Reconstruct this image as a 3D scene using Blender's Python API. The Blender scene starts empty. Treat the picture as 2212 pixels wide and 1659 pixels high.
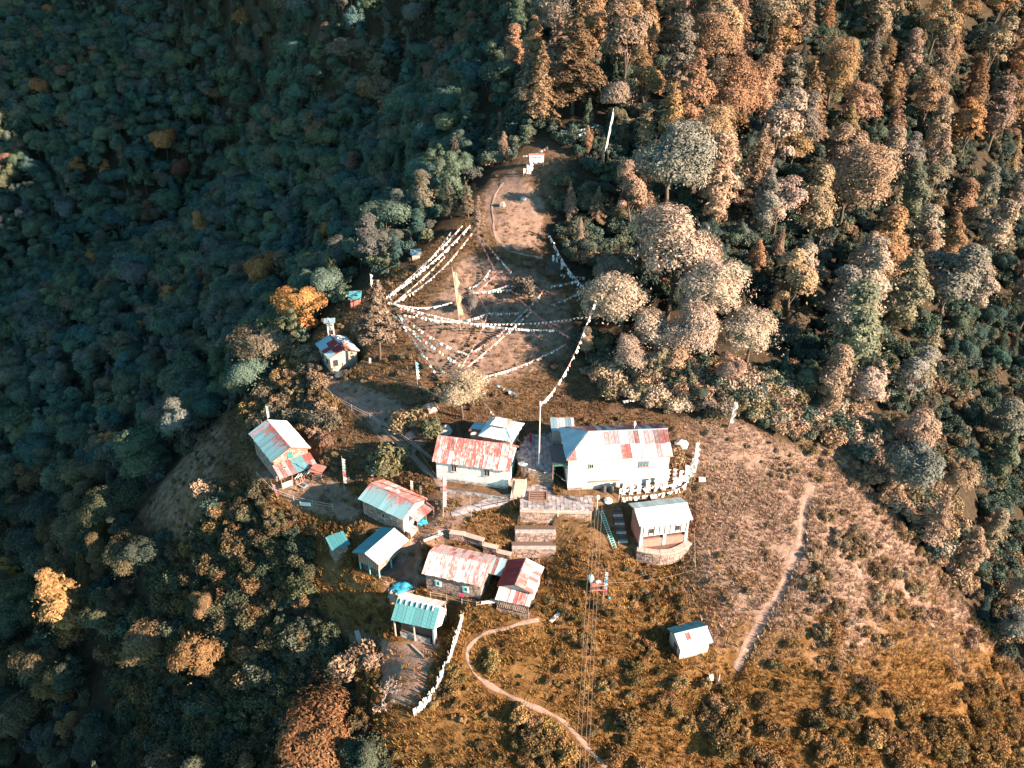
import bpy, bmesh, math, random
import numpy as np
from mathutils import Vector, Matrix, noise
from mathutils.bvhtree import BVHTree

R = math.radians
random.seed(7)
rng = np.random.default_rng(11)
scene = bpy.context.scene
COL = scene.collection

# ------------------------------------------------------------------ camera
CAM_H, PITCH, FPX = 76.0, R(30), 1703.0          # metres above the hall's plinth, tilt, focal length in 2212-px units
cam_data = bpy.data.cameras.new('camera')
cam_data.sensor_fit = 'HORIZONTAL'
cam_data.angle = 2 * math.atan(1106.0 / FPX)
cam_data.clip_start, cam_data.clip_end = 0.5, 6000
cam = bpy.data.objects.new('camera', cam_data)
cam.location = (0, 0, CAM_H)
cam.rotation_euler = (math.pi / 2 - PITCH, 0, 0)
COL.objects.link(cam)
scene.camera = cam

# ------------------------------------------------------------------ sky, sun, exposure
SUN_AZ, SUN_EL = R(-25), R(21)                   # from the right, a little from the camera's side, low
world = bpy.data.worlds.new('World')
scene.world = world
world.use_nodes = True
wn, wl = world.node_tree.nodes, world.node_tree.links
sky = wn.new('ShaderNodeTexSky')
sky.sky_type = 'NISHITA'
sky.sun_disc = False
sky.sun_elevation = SUN_EL
sky.sun_rotation = math.pi / 2 - SUN_AZ
sky.altitude = 2600
sky.air_density = 1.0
sky.dust_density = 0.4
sky.ozone_density = 2.0
tint = wn.new('ShaderNodeMix')
tint.data_type = 'RGBA'; tint.blend_type = 'MULTIPLY'; tint.inputs[0].default_value = 1.0
tint.inputs[7].default_value = (0.74, 1.0, 0.84, 1)   # clear, slightly green-blue mountain sky
bg = wn['Background']
bg.inputs['Strength'].default_value = 0.088
wl.new(sky.outputs[0], tint.inputs[6]); wl.new(tint.outputs[2], bg.inputs['Color'])

sun_data = bpy.data.lights.new('sun', 'SUN')
sun_data.energy = 5.0
sun_data.angle = R(0.5)
sun_data.color = (1.0, 0.74, 0.56)
sun = bpy.data.objects.new('sun', sun_data)
sd = Vector((math.cos(SUN_AZ) * math.cos(SUN_EL), math.sin(SUN_AZ) * math.cos(SUN_EL), math.sin(SUN_EL)))
sun.rotation_euler = sd.to_track_quat('Z', 'Y').to_euler()
sun.location = (150, -60, 120)
COL.objects.link(sun)

scene.view_settings.view_transform = 'Standard'
scene.view_settings.look = 'None'
scene.view_settings.gamma = 1.0
scene.view_settings.use_curve_mapping = False
scene.view_settings.exposure = 1.95
scene.cycles.use_denoising = True
scene.cycles.max_bounces = 5
scene.cycles.diffuse_bounces = 1
scene.cycles.transmission_bounces = 2
scene.cycles.use_adaptive_sampling = True

# ------------------------------------------------------------------ pixel <-> place helpers (2212 x 1659 survey of the photograph)
cT, sT = math.cos(PITCH), math.sin(PITCH)
CAM = Vector((0, 0, CAM_H))
def ray(px, py):
    u, v = (px - 1106) / FPX, (py - 829.5) / FPX
    return Vector((u, cT - v * sT, -sT - v * cT))
def atz(px, py, z):
    d = ray(px, py); return CAM + d * ((z - CAM_H) / d.z)
def proj(x, y, z):
    z = z - CAM_H
    fw = y * cT - z * sT
    return 1106 + FPX * x / fw, 829.5 - FPX * (y * sT + z * cT) / fw, fw
Z1 = lambda x, y: (898.6 + x * .2969, 864.1 + y * .2969)
Z2 = lambda x, y: (506.9 + x * .2257, 864.1 + y * .2257)
Z3 = lambda x, y: (679.7 + x * .2847, 1094.5 + y * .2847)
Z4 = lambda x, y: (748.8 + x * .2604, 432.0 + y * .2604)
Z5 = lambda x, y: (1152.1 + x * .2778, 1036.9 + y * .2778)
Z6 = lambda x, y: (553.0 + x * .1562, 604.8 + y * .1562)
Z7 = lambda x, y: (979.3 + x * .3124, 28.8 + y * .3124)

# ------------------------------------------------------------------ objects
def tag(o, label=None, cat=None, group=None, kind=None):
    if label: o['label'] = label
    if cat: o['category'] = cat
    if group: o['group'] = group
    if kind: o['kind'] = kind
    return o
def empty(name, loc, rz=0.0, label=None, cat=None, group=None):
    o = bpy.data.objects.new(name, None)
    o.location = loc; o.rotation_euler = (0, 0, rz); o.empty_display_size = .5
    COL.objects.link(o)
    return tag(o, label, cat, group)
def link(name, mesh, parent=None, mat4=None):
    o = bpy.data.objects.new(name, mesh)
    COL.objects.link(o)
    if parent is not None: o.parent = parent
    if mat4 is not None: o.matrix_local = mat4
    return o

class MB:
    """collects faces, links them as ONE mesh object"""
    def __init__(s): s.v, s.f = [], []
    def add(s, vs, fs):
        b = len(s.v); s.v += [tuple(p) for p in vs]; s.f += [tuple(b + i for i in f) for f in fs]; return s
    def hexa(s, p):      # 4 bottom, 4 top
        return s.add(p, [(3, 2, 1, 0), (4, 5, 6, 7), (0, 1, 5, 4), (1, 2, 6, 5), (2, 3, 7, 6), (3, 0, 4, 7)])
    def box(s, x0, x1, y0, y1, z0, z1):
        return s.hexa([(x0, y0, z0), (x1, y0, z0), (x1, y1, z0), (x0, y1, z0), (x0, y0, z1), (x1, y0, z1), (x1, y1, z1), (x0, y1, z1)])
    def bar(s, a, b, w, h=None):
        a, b = Vector(a), Vector(b); h = h or w
        d = (b - a).normalized()
        side = d.cross(Vector((0, 0, 1)))
        side = side.normalized() if side.length > 1e-3 else Vector((1, 0, 0))
        up = side.cross(d)
        q = []
        for c in (a, b):
            q += [c - side * w / 2 - up * h / 2, c + side * w / 2 - up * h / 2, c + side * w / 2 + up * h / 2, c - side * w / 2 + up * h / 2]
        return s.hexa(q)
    def tube(s, a, b, r0, r1=None, n=6):
        a, b = Vector(a), Vector(b); r1 = r0 if r1 is None else r1
        d = (b - a).normalized(); x = d.orthogonal().normalized(); y = d.cross(x)
        vs = []
        for c, r in ((a, r0), (b, r1)):
            for i in range(n):
                t = 2 * math.pi * i / n
                vs.append(c + (x * math.cos(t) + y * math.sin(t)) * r)
        fs = [(i, (i + 1) % n, n + (i + 1) % n, n + i) for i in range(n)]
        fs += [tuple(range(n - 1, -1, -1)), tuple(range(n, 2 * n))]
        return s.add(vs, fs)
    def polytube(s, pts, rad, n=5):
        for i in range(len(pts) - 1):
            r0 = rad[i] if isinstance(rad, (list, tuple)) else rad
            r1 = rad[i + 1] if isinstance(rad, (list, tuple)) else rad
            s.tube(pts[i], pts[i + 1], r0, r1, n)
        return s
    def prism(s, poly, off):     # polygon pts, extruded by vector off
        n = len(poly); off = Vector(off)
        vs = [Vector(p) for p in poly] + [Vector(p) + off for p in poly]
        fs = [tuple(range(n - 1, -1, -1)), tuple(range(n, 2 * n))] + [(i, (i + 1) % n, n + (i + 1) % n, n + i) for i in range(n)]
        return s.add(vs, fs)
    def blob(s, c, rx, ry, rz, seed=0, amp=.25, sub=2):
        bm = bmesh.new(); bmesh.ops.create_icosphere(bm, subdivisions=sub, radius=1)
        vs = []
        for v in bm.verts:
            k = 1 + amp * noise.noise(v.co * 1.7 + Vector((seed * 3.1, seed, 0)))
            vs.append((c[0] + v.co.x * rx * k, c[1] + v.co.y * ry * k, c[2] + v.co.z * rz * k))
        fs = [tuple(v.index for v in f.verts) for f in bm.faces]; bm.free()
        return s.add(vs, fs)
    def mesh(s, name, mat):
        me = bpy.data.meshes.new(name); me.from_pydata(s.v, [], s.f); me.update()
        bm = bmesh.new(); bm.from_mesh(me); bmesh.ops.recalc_face_normals(bm, faces=bm.faces); bm.to_mesh(me); bm.free()
        me.materials.append(mat); return me
    def build(s, name, mat, parent=None, mat4=None): return link(name, s.mesh(name, mat), parent, mat4)

# ------------------------------------------------------------------ materials
def mk(name):
    m = bpy.data.materials.new(name); m.use_nodes = True
    nt = m.node_tree; return m, nt.nodes, nt.links, nt.nodes['Principled BSDF']
def nz(N, L, scale, detail=4, rough=.55, coord=None, mapscale=None):
    t = N.new('ShaderNodeTexNoise'); t.inputs['Scale'].default_value = scale
    t.inputs['Detail'].default_value = detail; t.inputs['Roughness'].default_value = rough
    if coord is not None:
        if mapscale:
            mp = N.new('ShaderNodeMapping'); mp.inputs['Scale'].default_value = mapscale
            L.new(coord, mp.inputs[0]); coord = mp.outputs[0]
        L.new(coord, t.inputs['Vector'])
    return t
def ramp(N, L, fac, stops):
    r = N.new('ShaderNodeValToRGB'); e = r.color_ramp.elements
    while len(e) < len(stops): e.new(.5)
    for k, (p, c) in zip(e, stops):
        k.position = p; k.color = (*c, 1) if len(c) == 3 else c
    L.new(fac, r.inputs[0]); return r
def mixc(N, L, fac, a, b, mode='MIX'):
    m = N.new('ShaderNodeMix'); m.data_type = 'RGBA'; m.blend_type = mode
    for sock, val in ((0, fac), (6, a), (7, b)):
        if hasattr(val, 'is_output'): L.new(val, m.inputs[sock])
        elif sock == 0: m.inputs[0].default_value = val
        else: m.inputs[sock].default_value = (*val, 1)
    return m.outputs[2]
def bump(N, L, p, h, strength=.4, dist=.05):
    b = N.new('ShaderNodeBump'); b.inputs['Strength'].default_value = strength; b.inputs['Distance'].default_value = dist
    L.new(h, b.inputs['Height']); L.new(b.outputs[0], p.inputs['Normal'])

def plain(name, col, rough=.8, var=.25, scale=3.0, metallic=0.0, bmp=.3, dist=.02, island=0.0):
    m, N, L, p = mk(name)
    geo = N.new('ShaderNodeNewGeometry'); co = geo.outputs['Position']
    n1 = nz(N, L, scale, 6, .65, co)
    inf = N.new('ShaderNodeObjectInfo')
    lo = tuple(c * (1 - var) for c in col); hi = tuple(min(1, c * (1 + var)) for c in col)
    r = ramp(N, L, n1.outputs[0], [(.3, lo), (.7, hi)])
    mul = N.new('ShaderNodeMapRange'); mul.inputs[3].default_value = 1 - var * .6; mul.inputs[4].default_value = 1 + var * .4
    L.new(geo.outputs['Random Per Island'] if island else inf.outputs['Random'], mul.inputs[0])
    if island: mul.inputs[3].default_value = 1 - island; mul.inputs[4].default_value = 1 + island
    hs = N.new('ShaderNodeHueSaturation'); L.new(mul.outputs[0], hs.inputs['Value']); L.new(r.outputs[0], hs.inputs['Color'])
    L.new(hs.outputs[0], p.inputs['Base Color'])
    p.inputs['Roughness'].default_value = rough; p.inputs['Metallic'].default_value = metallic
    if bmp: bump(N, L, p, n1.outputs[0], bmp, dist)
    return m

def sheet(name, base, paint, lo, hi, metallic=.35, rough=.42, grad=0.0, mid=2.0):
    """corrugated sheet: 'paint' wears off to 'base' in streaks that run down the slope; lo..hi is the noise band"""
    m, N, L, p = mk(name)
    tc = N.new('ShaderNodeTexCoord'); inf = N.new('ShaderNodeObjectInfo')
    add = N.new('ShaderNodeVectorMath'); add.operation = 'ADD'
    cmb = N.new('ShaderNodeCombineXYZ'); sc = N.new('ShaderNodeMath'); sc.operation = 'MULTIPLY'; sc.inputs[1].default_value = 57.0
    L.new(inf.outputs['Random'], sc.inputs[0]); L.new(sc.outputs[0], cmb.inputs[0]); L.new(sc.outputs[0], cmb.inputs[1])
    L.new(tc.outputs['Object'], add.inputs[0]); L.new(cmb.outputs[0], add.inputs[1])
    n1 = nz(N, L, 1.0, 5, .6, add.outputs[0], (12.0, .3, 1)); n2 = nz(N, L, 1.3, 4, .6, add.outputs[0])
    n3 = nz(N, L, 14, 3, .6, add.outputs[0])
    mm = N.new('ShaderNodeMath'); mm.operation = 'MULTIPLY_ADD'; mm.inputs[1].default_value = .4
    L.new(n2.outputs[0], mm.inputs[0])
    m2 = N.new('ShaderNodeMath'); m2.operation = 'MULTIPLY'; m2.inputs[1].default_value = .6; L.new(n1.outputs[0], m2.inputs[0]); L.new(m2.outputs[0], mm.inputs[2])
    rv = N.new('ShaderNodeMath'); rv.operation = 'MULTIPLY_ADD'; rv.inputs[1].default_value = .12; rv.inputs[2].default_value = -.06
    L.new(inf.outputs['Random'], rv.inputs[0])
    sm = N.new('ShaderNodeMath'); sm.operation = 'ADD'; L.new(mm.outputs[0], sm.inputs[0]); L.new(rv.outputs[0], sm.inputs[1])
    if grad:      # wears first along the ridge, at the upper end of the sheet
        sy = N.new('ShaderNodeSeparateXYZ'); L.new(tc.outputs['Object'], sy.inputs[0])
        gy = N.new('ShaderNodeMath'); gy.operation = 'MULTIPLY_ADD'; gy.inputs[1].default_value = grad; gy.inputs[2].default_value = -grad * mid; L.new(sy.outputs[1], gy.inputs[0])
        s2 = N.new('ShaderNodeMath'); s2.operation = 'ADD'; L.new(sm.outputs[0], s2.inputs[0]); L.new(gy.outputs[0], s2.inputs[1]); sm = s2
    msk = N.new('ShaderNodeMapRange'); msk.inputs[1].default_value = lo; msk.inputs[2].default_value = hi; L.new(sm.outputs[0], msk.inputs[0])
    b2 = ramp(N, L, n3.outputs[0], [(.25, tuple(c * .78 for c in base)), (.75, base)]).outputs[0]
    p2 = ramp(N, L, n3.outputs[0], [(.25, tuple(c * .65 for c in paint)), (.75, tuple(min(1, c * 1.15) for c in paint))]).outputs[0]
    hs = N.new('ShaderNodeHueSaturation'); vr = N.new('ShaderNodeMapRange'); vr.inputs[3].default_value = .82; vr.inputs[4].default_value = 1.08
    L.new(inf.outputs['Random'], vr.inputs[0]); L.new(vr.outputs[0], hs.inputs['Value'])
    L.new(mixc(N, L, msk.outputs[0], b2, p2), hs.inputs['Color'])
    L.new(hs.outputs[0], p.inputs['Base Color'])
    inv = N.new('ShaderNodeMapRange'); inv.inputs[3].default_value = metallic; inv.inputs[4].default_value = 0.0
    L.new(msk.outputs[0], inv.inputs[0]); L.new(inv.outputs[0], p.inputs['Metallic'])
    rr = N.new('ShaderNodeMapRange'); rr.inputs[3].default_value = rough; rr.inputs[4].default_value = .75
    L.new(msk.outputs[0], rr.inputs[0]); L.new(rr.outputs[0], p.inputs['Roughness'])
    return m

def foliage(name, trans=.3):
    m, N, L, p = mk(name)
    a = N.new('ShaderNodeAttribute'); a.attribute_type = 'INSTANCER'; a.attribute_name = 'tint'
    g = N.new('ShaderNodeNewGeometry'); inf = N.new('ShaderNodeObjectInfo')
    mr = N.new('ShaderNodeMapRange'); mr.inputs[3].default_value = .7; mr.inputs[4].default_value = 1.3
    L.new(g.outputs['Random Per Island'], mr.inputs[0])
    hr = N.new('ShaderNodeMapRange'); hr.inputs[3].default_value = .49; hr.inputs[4].default_value = .51
    L.new(inf.outputs['Random'], hr.inputs[0])
    pn = nz(N, L, .35, 2, .5, g.outputs['Position'])
    pm = N.new('ShaderNodeMapRange'); pm.inputs[1].default_value = .3; pm.inputs[2].default_value = .7; pm.inputs[3].default_value = .75; pm.inputs[4].default_value = 1.25
    L.new(pn.outputs[0], pm.inputs[0])
    mul = N.new('ShaderNodeMath'); mul.operation = 'MULTIPLY'; L.new(mr.outputs[0], mul.inputs[0]); L.new(pm.outputs[0], mul.inputs[1])
    hs = N.new('ShaderNodeHueSaturation'); L.new(a.outputs['Color'], hs.inputs['Color']); L.new(mul.outputs[0], hs.inputs['Value']); L.new(hr.outputs[0], hs.inputs['Hue'])
    N.remove(p)
    d = N.new('ShaderNodeBsdfDiffuse'); t = N.new('ShaderNodeBsdfTranslucent'); mx = N.new('ShaderNodeMixShader'); mx.inputs[0].default_value = trans
    L.new(hs.outputs[0], d.inputs[0]); L.new(hs.outputs[0], t.inputs[0])
    L.new(d.outputs[0], mx.inputs[1]); L.new(t.outputs[0], mx.inputs[2])
    L.new(mx.outputs[0], N['Material Output'].inputs[0])
    return m

def ground_mat():
    m, N, L, p = mk('ground')
    co = N.new('ShaderNodeNewGeometry').outputs['Position']
    at = N.new('ShaderNodeAttribute'); at.attribute_name = 'cover'      # r: bare earth, g: golden grass, b: forest floor
    sp = N.new('ShaderNodeSeparateColor'); L.new(at.outputs['Color'], sp.inputs[0])
    big = nz(N, L, .12, 5, .6, co); mid = nz(N, L, .8, 6, .65, co); fine = nz(N, L, 5, 5, .7, co)
    grass = ramp(N, L, mid.outputs[0], [(.28, (.075, .048, .03)), (.5, (.14, .09, .055)), (.72, (.21, .14, .09))]).outputs[0]
    gold = ramp(N, L, mid.outputs[0], [(.28, (.08, .042, .014)), (.5, (.165, .09, .032)), (.75, (.26, .15, .06))]).outputs[0]
    earth = ramp(N, L, mid.outputs[0], [(.25, (.15, .10, .073)), (.55, (.26, .178, .135)), (.8, (.35, .25, .195))]).outputs[0]
    c = mixc(N, L, sp.outputs[1], grass, gold)
    add = N.new('ShaderNodeMath'); add.operation = 'MULTIPLY_ADD'; add.inputs[1].default_value = .9; L.new(mid.outputs[0], add.inputs[0])
    off = N.new('ShaderNodeMath'); off.operation = 'SUBTRACT'; off.inputs[1].default_value = .45; L.new(sp.outputs[0], off.inputs[0]); L.new(off.outputs[0], add.inputs[2])
    st = N.new('ShaderNodeMapRange'); st.inputs[1].default_value = .35; st.inputs[2].default_value = .65; L.new(add.outputs[0], st.inputs[0])
    c = mixc(N, L, st.outputs[0], c, earth)
    floor = ramp(N, L, mid.outputs[0], [(.3, (.03, .024, .016)), (.7, (.075, .055, .034))]).outputs[0]
    c = mixc(N, L, sp.outputs[2], c, floor)
    fr = N.new('ShaderNodeMapRange'); fr.inputs[1].default_value = .25; fr.inputs[2].default_value = .75; fr.inputs[3].default_value = .6; fr.inputs[4].default_value = 1.4; L.new(fine.outputs[0], fr.inputs[0])
    hs = N.new('ShaderNodeHueSaturation'); L.new(c, hs.inputs['Color']); L.new(fr.outputs[0], hs.inputs['Value'])
    L.new(hs.outputs[0], p.inputs['Base Color']); p.inputs['Roughness'].default_value = .95
    p.inputs['Specular IOR Level'].default_value = .1
    hh = N.new('ShaderNodeMath'); hh.operation = 'MULTIPLY_ADD'; hh.inputs[1].default_value = .35; L.new(fine.outputs[0], hh.inputs[0]); L.new(mid.outputs[0], hh.inputs[2])
    bump(N, L, p, hh.outputs[0], .9, .25)
    return m

def limewash():
    m, N, L, p = mk('limewash')
    tc = N.new('ShaderNodeTexCoord'); sp = N.new('ShaderNodeSeparateXYZ'); L.new(tc.outputs['Object'], sp.inputs[0])
    n1 = nz(N, L, 1.0, 5, .65, tc.outputs['Object'], (2.2, 2.2, .5)); n2 = nz(N, L, 3.0, 5, .7, tc.outputs['Object'])
    a = N.new('ShaderNodeMath'); a.operation = 'MULTIPLY_ADD'; a.inputs[1].default_value = 1.5; L.new(n2.outputs[0], a.inputs[0]); L.new(sp.outputs[2], a.inputs[2])
    mud = N.new('ShaderNodeMapRange'); mud.inputs[1].default_value = 1.35; mud.inputs[2].default_value = .75; L.new(a.outputs[0], mud.inputs[0])
    st = ramp(N, L, n1.outputs[0], [(.35, (.60, .55, .49)), (.5, (.76, .73, .69)), (.75, (.82, .80, .76))]).outputs[0]
    L.new(mixc(N, L, mud.outputs[0], st, (.42, .33, .27)), p.inputs['Base Color']); p.inputs['Roughness'].default_value = .9
    bump(N, L, p, n2.outputs[0], .25, .03); return m
M = {}
M['ground'] = ground_mat()
M['leaf'] = foliage('leaf', .1)
M['bark'] = plain('bark', (.11, .08, .06), .9, .4, 6)
M['dead'] = plain('dead_branch', (.36, .3, .27), .85, .3, 6)
GALV, RED, RUST = (.44, .64, .70), (.42, .075, .055), (.25, .075, .05)
M['galv'] = sheet('galvanised_sheet', GALV, RUST, .60, .74)
M['worn'] = sheet('worn_painted_sheet', (.66, .63, .64), (.5, .2, .17), .45, .57)
M['softrust'] = sheet('faintly_rusted_sheet', (.78, .74, .70), (.62, .33, .22), .52, .66, .1, .5)
M['red'] = sheet('red_painted_sheet', (.72, .6, .58), (.47, .13, .11), .38, .52)
M['rust'] = sheet('rusty_sheet', (.5, .45, .45), (.3, .09, .075), .36, .52)
M['dkred'] = sheet('dark_red_sheet', (.5, .35, .35), (.33, .045, .045), .28, .38)
M['shade_teal_sheet'] = sheet('shade_teal_sheet', (.09, .34, .37), (.16, .3, .32), .58, .75, 0.0, .75)  # galvanised roofs' teal in shade put into the sheet colour
M['shadeteal_rust'] = sheet('shade_teal_rusting_at_ridge', (.24, .48, .53), (.40, .12, .09), .50, .60, .15, .55, .07, 2.2)  # teal base puts the slope's shade into the colour; the rust is real
M['paleteal'] = sheet('pale_teal_sheet', (.22, .47, .52), (.36, .16, .13), .62, .72, .25)
M['white_sheet'] = sheet('white_sheet', (.78, .77, .74), RUST, .68, .76, .1, .5)
M['stone'] = plain('stone', (.33, .235, .195), .9, .3, 2.2, island=.45)
M['stone_gray'] = plain('grey_stone', (.36, .34, .33), .9, .3, 2.2, island=.45)
M['mortar'] = plain('mud_mortar', (.13, .09, .07), .95, .3, 4)
M['white'] = limewash()
M['cream'] = plain('mud_plaster', (.5, .38, .31), .9, .18, 1.5)
M['wood'] = plain('timber', (.28, .17, .12), .85, .4, 5)
M['palewood'] = plain('weathered_timber', (.5, .42, .36), .85, .3, 5)
M['darkwood'] = plain('dark_timber', (.09, .055, .045), .85, .4, 5)
M['redpaint'] = plain('red_limewash', (.5, .19, .15), .85, .2, 2)
M['teal'] = plain('teal_paint', (.25, .62, .6), .6, .15, 5)
M['green'] = plain('green_paint', (.03, .2, .13), .6, .2, 5)
M['glass'] = plain('window_glass', (.03, .05, .055), .12, .3, 3, bmp=0)
M['paleglass'] = plain('blue_window', (.05, .22, .26), .2, .3, 3, bmp=0)
M['tarp'] = plain('blue_tarpaulin', (.03, .3, .42), .5, .25, 2, bmp=.6, dist=.1)
M['slate'] = plain('dark_slab', (.07, .068, .072), .7, .4, 2)
M['paving'] = plain('paving_stone', (.32, .295, .295), .85, .35, 2, island=.4)
M['path'] = plain('trodden_earth', (.28, .19, .145), .95, .25, 1.5)
M['pit'] = plain('dark_soil', (.06, .04, .035), .95, .4, 3)
M['cord'] = plain('cord', (.45, .4, .36), .9, .2, 5, bmp=0)
M['wire'] = plain('wire', (.32, .25, .2), .6, .2, 5, bmp=0)
M['pole'] = plain('pole_wood', (.42, .33, .27), .85, .3, 5)
M['whitepole'] = plain('white_pole', (.78, .75, .7), .7, .1, 5)
M['steel'] = plain('steel', (.5, .52, .53), .4, .15, 4, metallic=.5)
M['lamp'] = plain('lamp_globe', (.85, .85, .82), .4, .05, 4, bmp=0)
M['robe'] = plain('maroon_cloth', (.36, .025, .04), .9, .2, 5)
M['skin'] = plain('skin', (.35, .2, .14), .7, .1, 5)
M['hair'] = plain('hair', (.02, .015, .012), .8, .2, 5)
M['pink'] = plain('pink_cloth', (.7, .05, .2), .9, .1, 5)
FLAGC = dict(w=(.82, .8, .78), b=(.22, .48, .6), r=(.7, .2, .2), g=(.45, .62, .56), y=(.78, .6, .36), p=(.76, .36, .34))
for k, c in FLAGC.items(): M['flag_' + k] = plain('cloth_' + k, c, .9, .15, 4, bmp=0)

# ------------------------------------------------------------------ terrain: surveyed heights plus unseen anchors, thin-plate interpolation
CP = [ # px,py,z
(1200,1060,0),(1200,1115,-2.2),(1000,1040,-.6),(1000,860,3.6),(1000,700,10.5),(1040,510,20),(1090,420,24.5),(1150,345,29.5),(1235,240,36),
(1100,600,15),(1200,700,10),(1200,850,3.6),(1150,950,2),
(830,620,12.5),(765,665,9),(730,800,2.2),(820,785,5),(575,815,-4),(640,900,-3),(860,950,0.2),
(610,1045,-4.6),(740,1060,-4.2),(850,1150,-4.5),(800,1010,-2),(730,1205,-8),(830,1250,-8.5),(1000,1300,-7.2),(1120,1310,-7.6),(900,1390,-10.2),(950,1180,-4.8),(1150,1212,-7.0),(1150,1172,-5.0),(1150,1142,-3.4),
(1270,1180,-4.4),(1400,1222,-7.2),(1470,1215,-7.0),(1500,1180,-5),(1280,1290,-7.8),(1490,1420,-11.8),(1350,1400,-10.8),(1200,1400,-10),(1200,1659,-16.5),(1000,1500,-12.5),(850,1500,-13),(1400,1600,-16),(1000,1659,-17),
(600,700,-16),(680,640,-10),(480,900,-14),(400,900,-28),(300,1130,-24),(400,1100,-15),(250,950,-42),(60,1000,-54),(100,700,-58),(300,600,-48),(100,400,-55),(300,300,-32),(500,450,-30),(600,250,-14),(800,400,0),(700,520,-10),
(100,100,4),(300,30,20),(500,100,14),(800,100,34),(1000,250,27),(950,400,14),(1000,30,46),(1200,30,52),
(600,1200,-12),(500,1400,-21),(300,1300,-30),(100,1300,-46),(700,1640,-24),(300,1640,-40),(50,1600,-54),(700,1400,-16),
(1500,100,45),(1800,100,43),(2100,100,38),(1400,200,38),(1500,400,25),(1800,400,17),(2100,400,8),(1350,330,30),(1250,480,20),(1330,650,12.5),(1450,750,9),(1700,700,7),(2000,700,-4),(2190,700,-16),
(1450,900,3),(1600,950,1),(1800,950,-2.5),(2000,1000,-9),(2190,1050,-28),(1600,1200,-6),(1800,1200,-8.5),(2000,1200,-16),(2200,1300,-32),(1600,1400,-12),(1900,1500,-17),(2200,1600,-32),(1500,1640,-18),(1700,1640,-19),(1550,1060,-2.5),(1700,1050,-3.5)]
WP = [(30,330,98),(60,411,190),(150,430,150),(-60,430,178),(-120,520,185),(-250,680,120),(-350,800,120),(260,500,140),(0,600,230),(200,700,260),(-300,1000,220),(300,1100,300),(700,900,200),(700,300,60),  # unseen crest behind the view raised so its shadow covers the left forest
(200,210,-55),(160,100,-58),(120,40,-52),(300,300,-30),(400,100,-90),(300,-100,-90),(0,25,-36),(-80,40,-62),(80,30,-42),(0,-80,-70),(-150,-100,-100),(150,-150,-80),
(-200,150,-98),(-300,250,-100),(-200,60,-105),(-400,100,-90),(-500,400,-80),(-700,700,20),(-800,100,0),(-700,-300,-60),(0,-500,-120),(600,-500,-100),(-600,1200,200)]

PADS = [  # x, y, half length, half width, yaw, z : benches dug for the houses
 (16.2, 103.4, 8.3, 4.6, 3.8, -.2), (-5.7, 103.9, 6.2, 3.4, -12.8, -.7), (22.2, 94.6, 4.4, 1.6, 10.7, -4.6), (24.8, 77.6, 2.4, 1.9, 16.6, -11.6),
 (-7.6, 86.1, 4.6, 3.3, -16.5, -7.1), (1.2, 84.2, 2.8, 2.7, 73.2, -7.6), (-19.7, 90.3, 3.3, 2.7, 57.8, -7.6), (-12.9, 79.6, 3.3, 2.7, -16.1, -10.1),
 (-40.0, 112.6, 5.2, 3.5, -54, -4.6), (-18.5, 97.4, 4.5, 3.0, -33.8, -4.1), (-34.1, 136.8, 3.7, 3.1, -58.6, 1.9)]
pts = np.array([tuple(atz(*q)) for q in CP] + WP, float)
class TPS:
    def __init__(s, p):
        s.p = p[:, :2] / 100; n = len(p)
        K = s.k(s.p, s.p) + np.eye(n) * 5e-4
        Q = np.hstack([np.ones((n, 1)), s.p])
        s.w = np.linalg.solve(np.block([[K, Q], [Q.T, np.zeros((3, 3))]]), np.r_[p[:, 2], 0, 0, 0])
    def k(s, a, b):
        r2 = ((a[:, None] - b[None]) ** 2).sum(-1) + 1e-9
        return .5 * r2 * np.log(r2)
    def __call__(s, x, y):
        q = np.stack([np.ravel(x), np.ravel(y)], -1) / 100
        out = np.concatenate([s.k(c, s.p) @ s.w[:-3] for c in np.array_split(q, max(1, len(q) // 20000))])
        return out + s.w[-3] + q @ s.w[-2:]
tps = TPS(pts)
def inpoly(x, y, poly):
    if isinstance(x, float):
        r = False; x1, y1 = poly[-1]
        for x2, y2 in poly:
            if (y1 > y) != (y2 > y) and x < (x2 - x1) * (y - y1) / (y2 - y1) + x1: r = not r
            x1, y1 = x2, y2
        return r
    x, y = np.asarray(x, float), np.asarray(y, float); r = np.zeros(x.shape, bool); n = len(poly)
    for i in range(n):
        (x1, y1), (x2, y2) = poly[i], poly[(i + 1) % n]
        if y1 == y2: continue
        r ^= ((y1 > y) != (y2 > y)) & (x < (x2 - x1) * (y - y1) / (y2 - y1) + x1)
    return r
def lines(lo, hi, a, b, step, grow):
    mid = list(np.arange(a, b, step)); out = mid[:]
    s, x = step, mid[-1]
    while x < hi: s = min(s * grow, 60); x += s; out.append(x)
    s, x = step, mid[0]; pre = []
    while x > lo: s = min(s * grow, 60); x -= s; pre.append(x)
    return np.array(pre[::-1] + out)
GX, GY = lines(-1000, 1000, -52, 62, .6, 1.05), lines(-600, 1500, 52, 150, .6, 1.05)
nx, ny = len(GX), len(GY)
XX, YY = np.meshgrid(GX, GY)
xs, ys = XX.ravel(), YY.ravel()
zs = tps(xs, ys)
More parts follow.
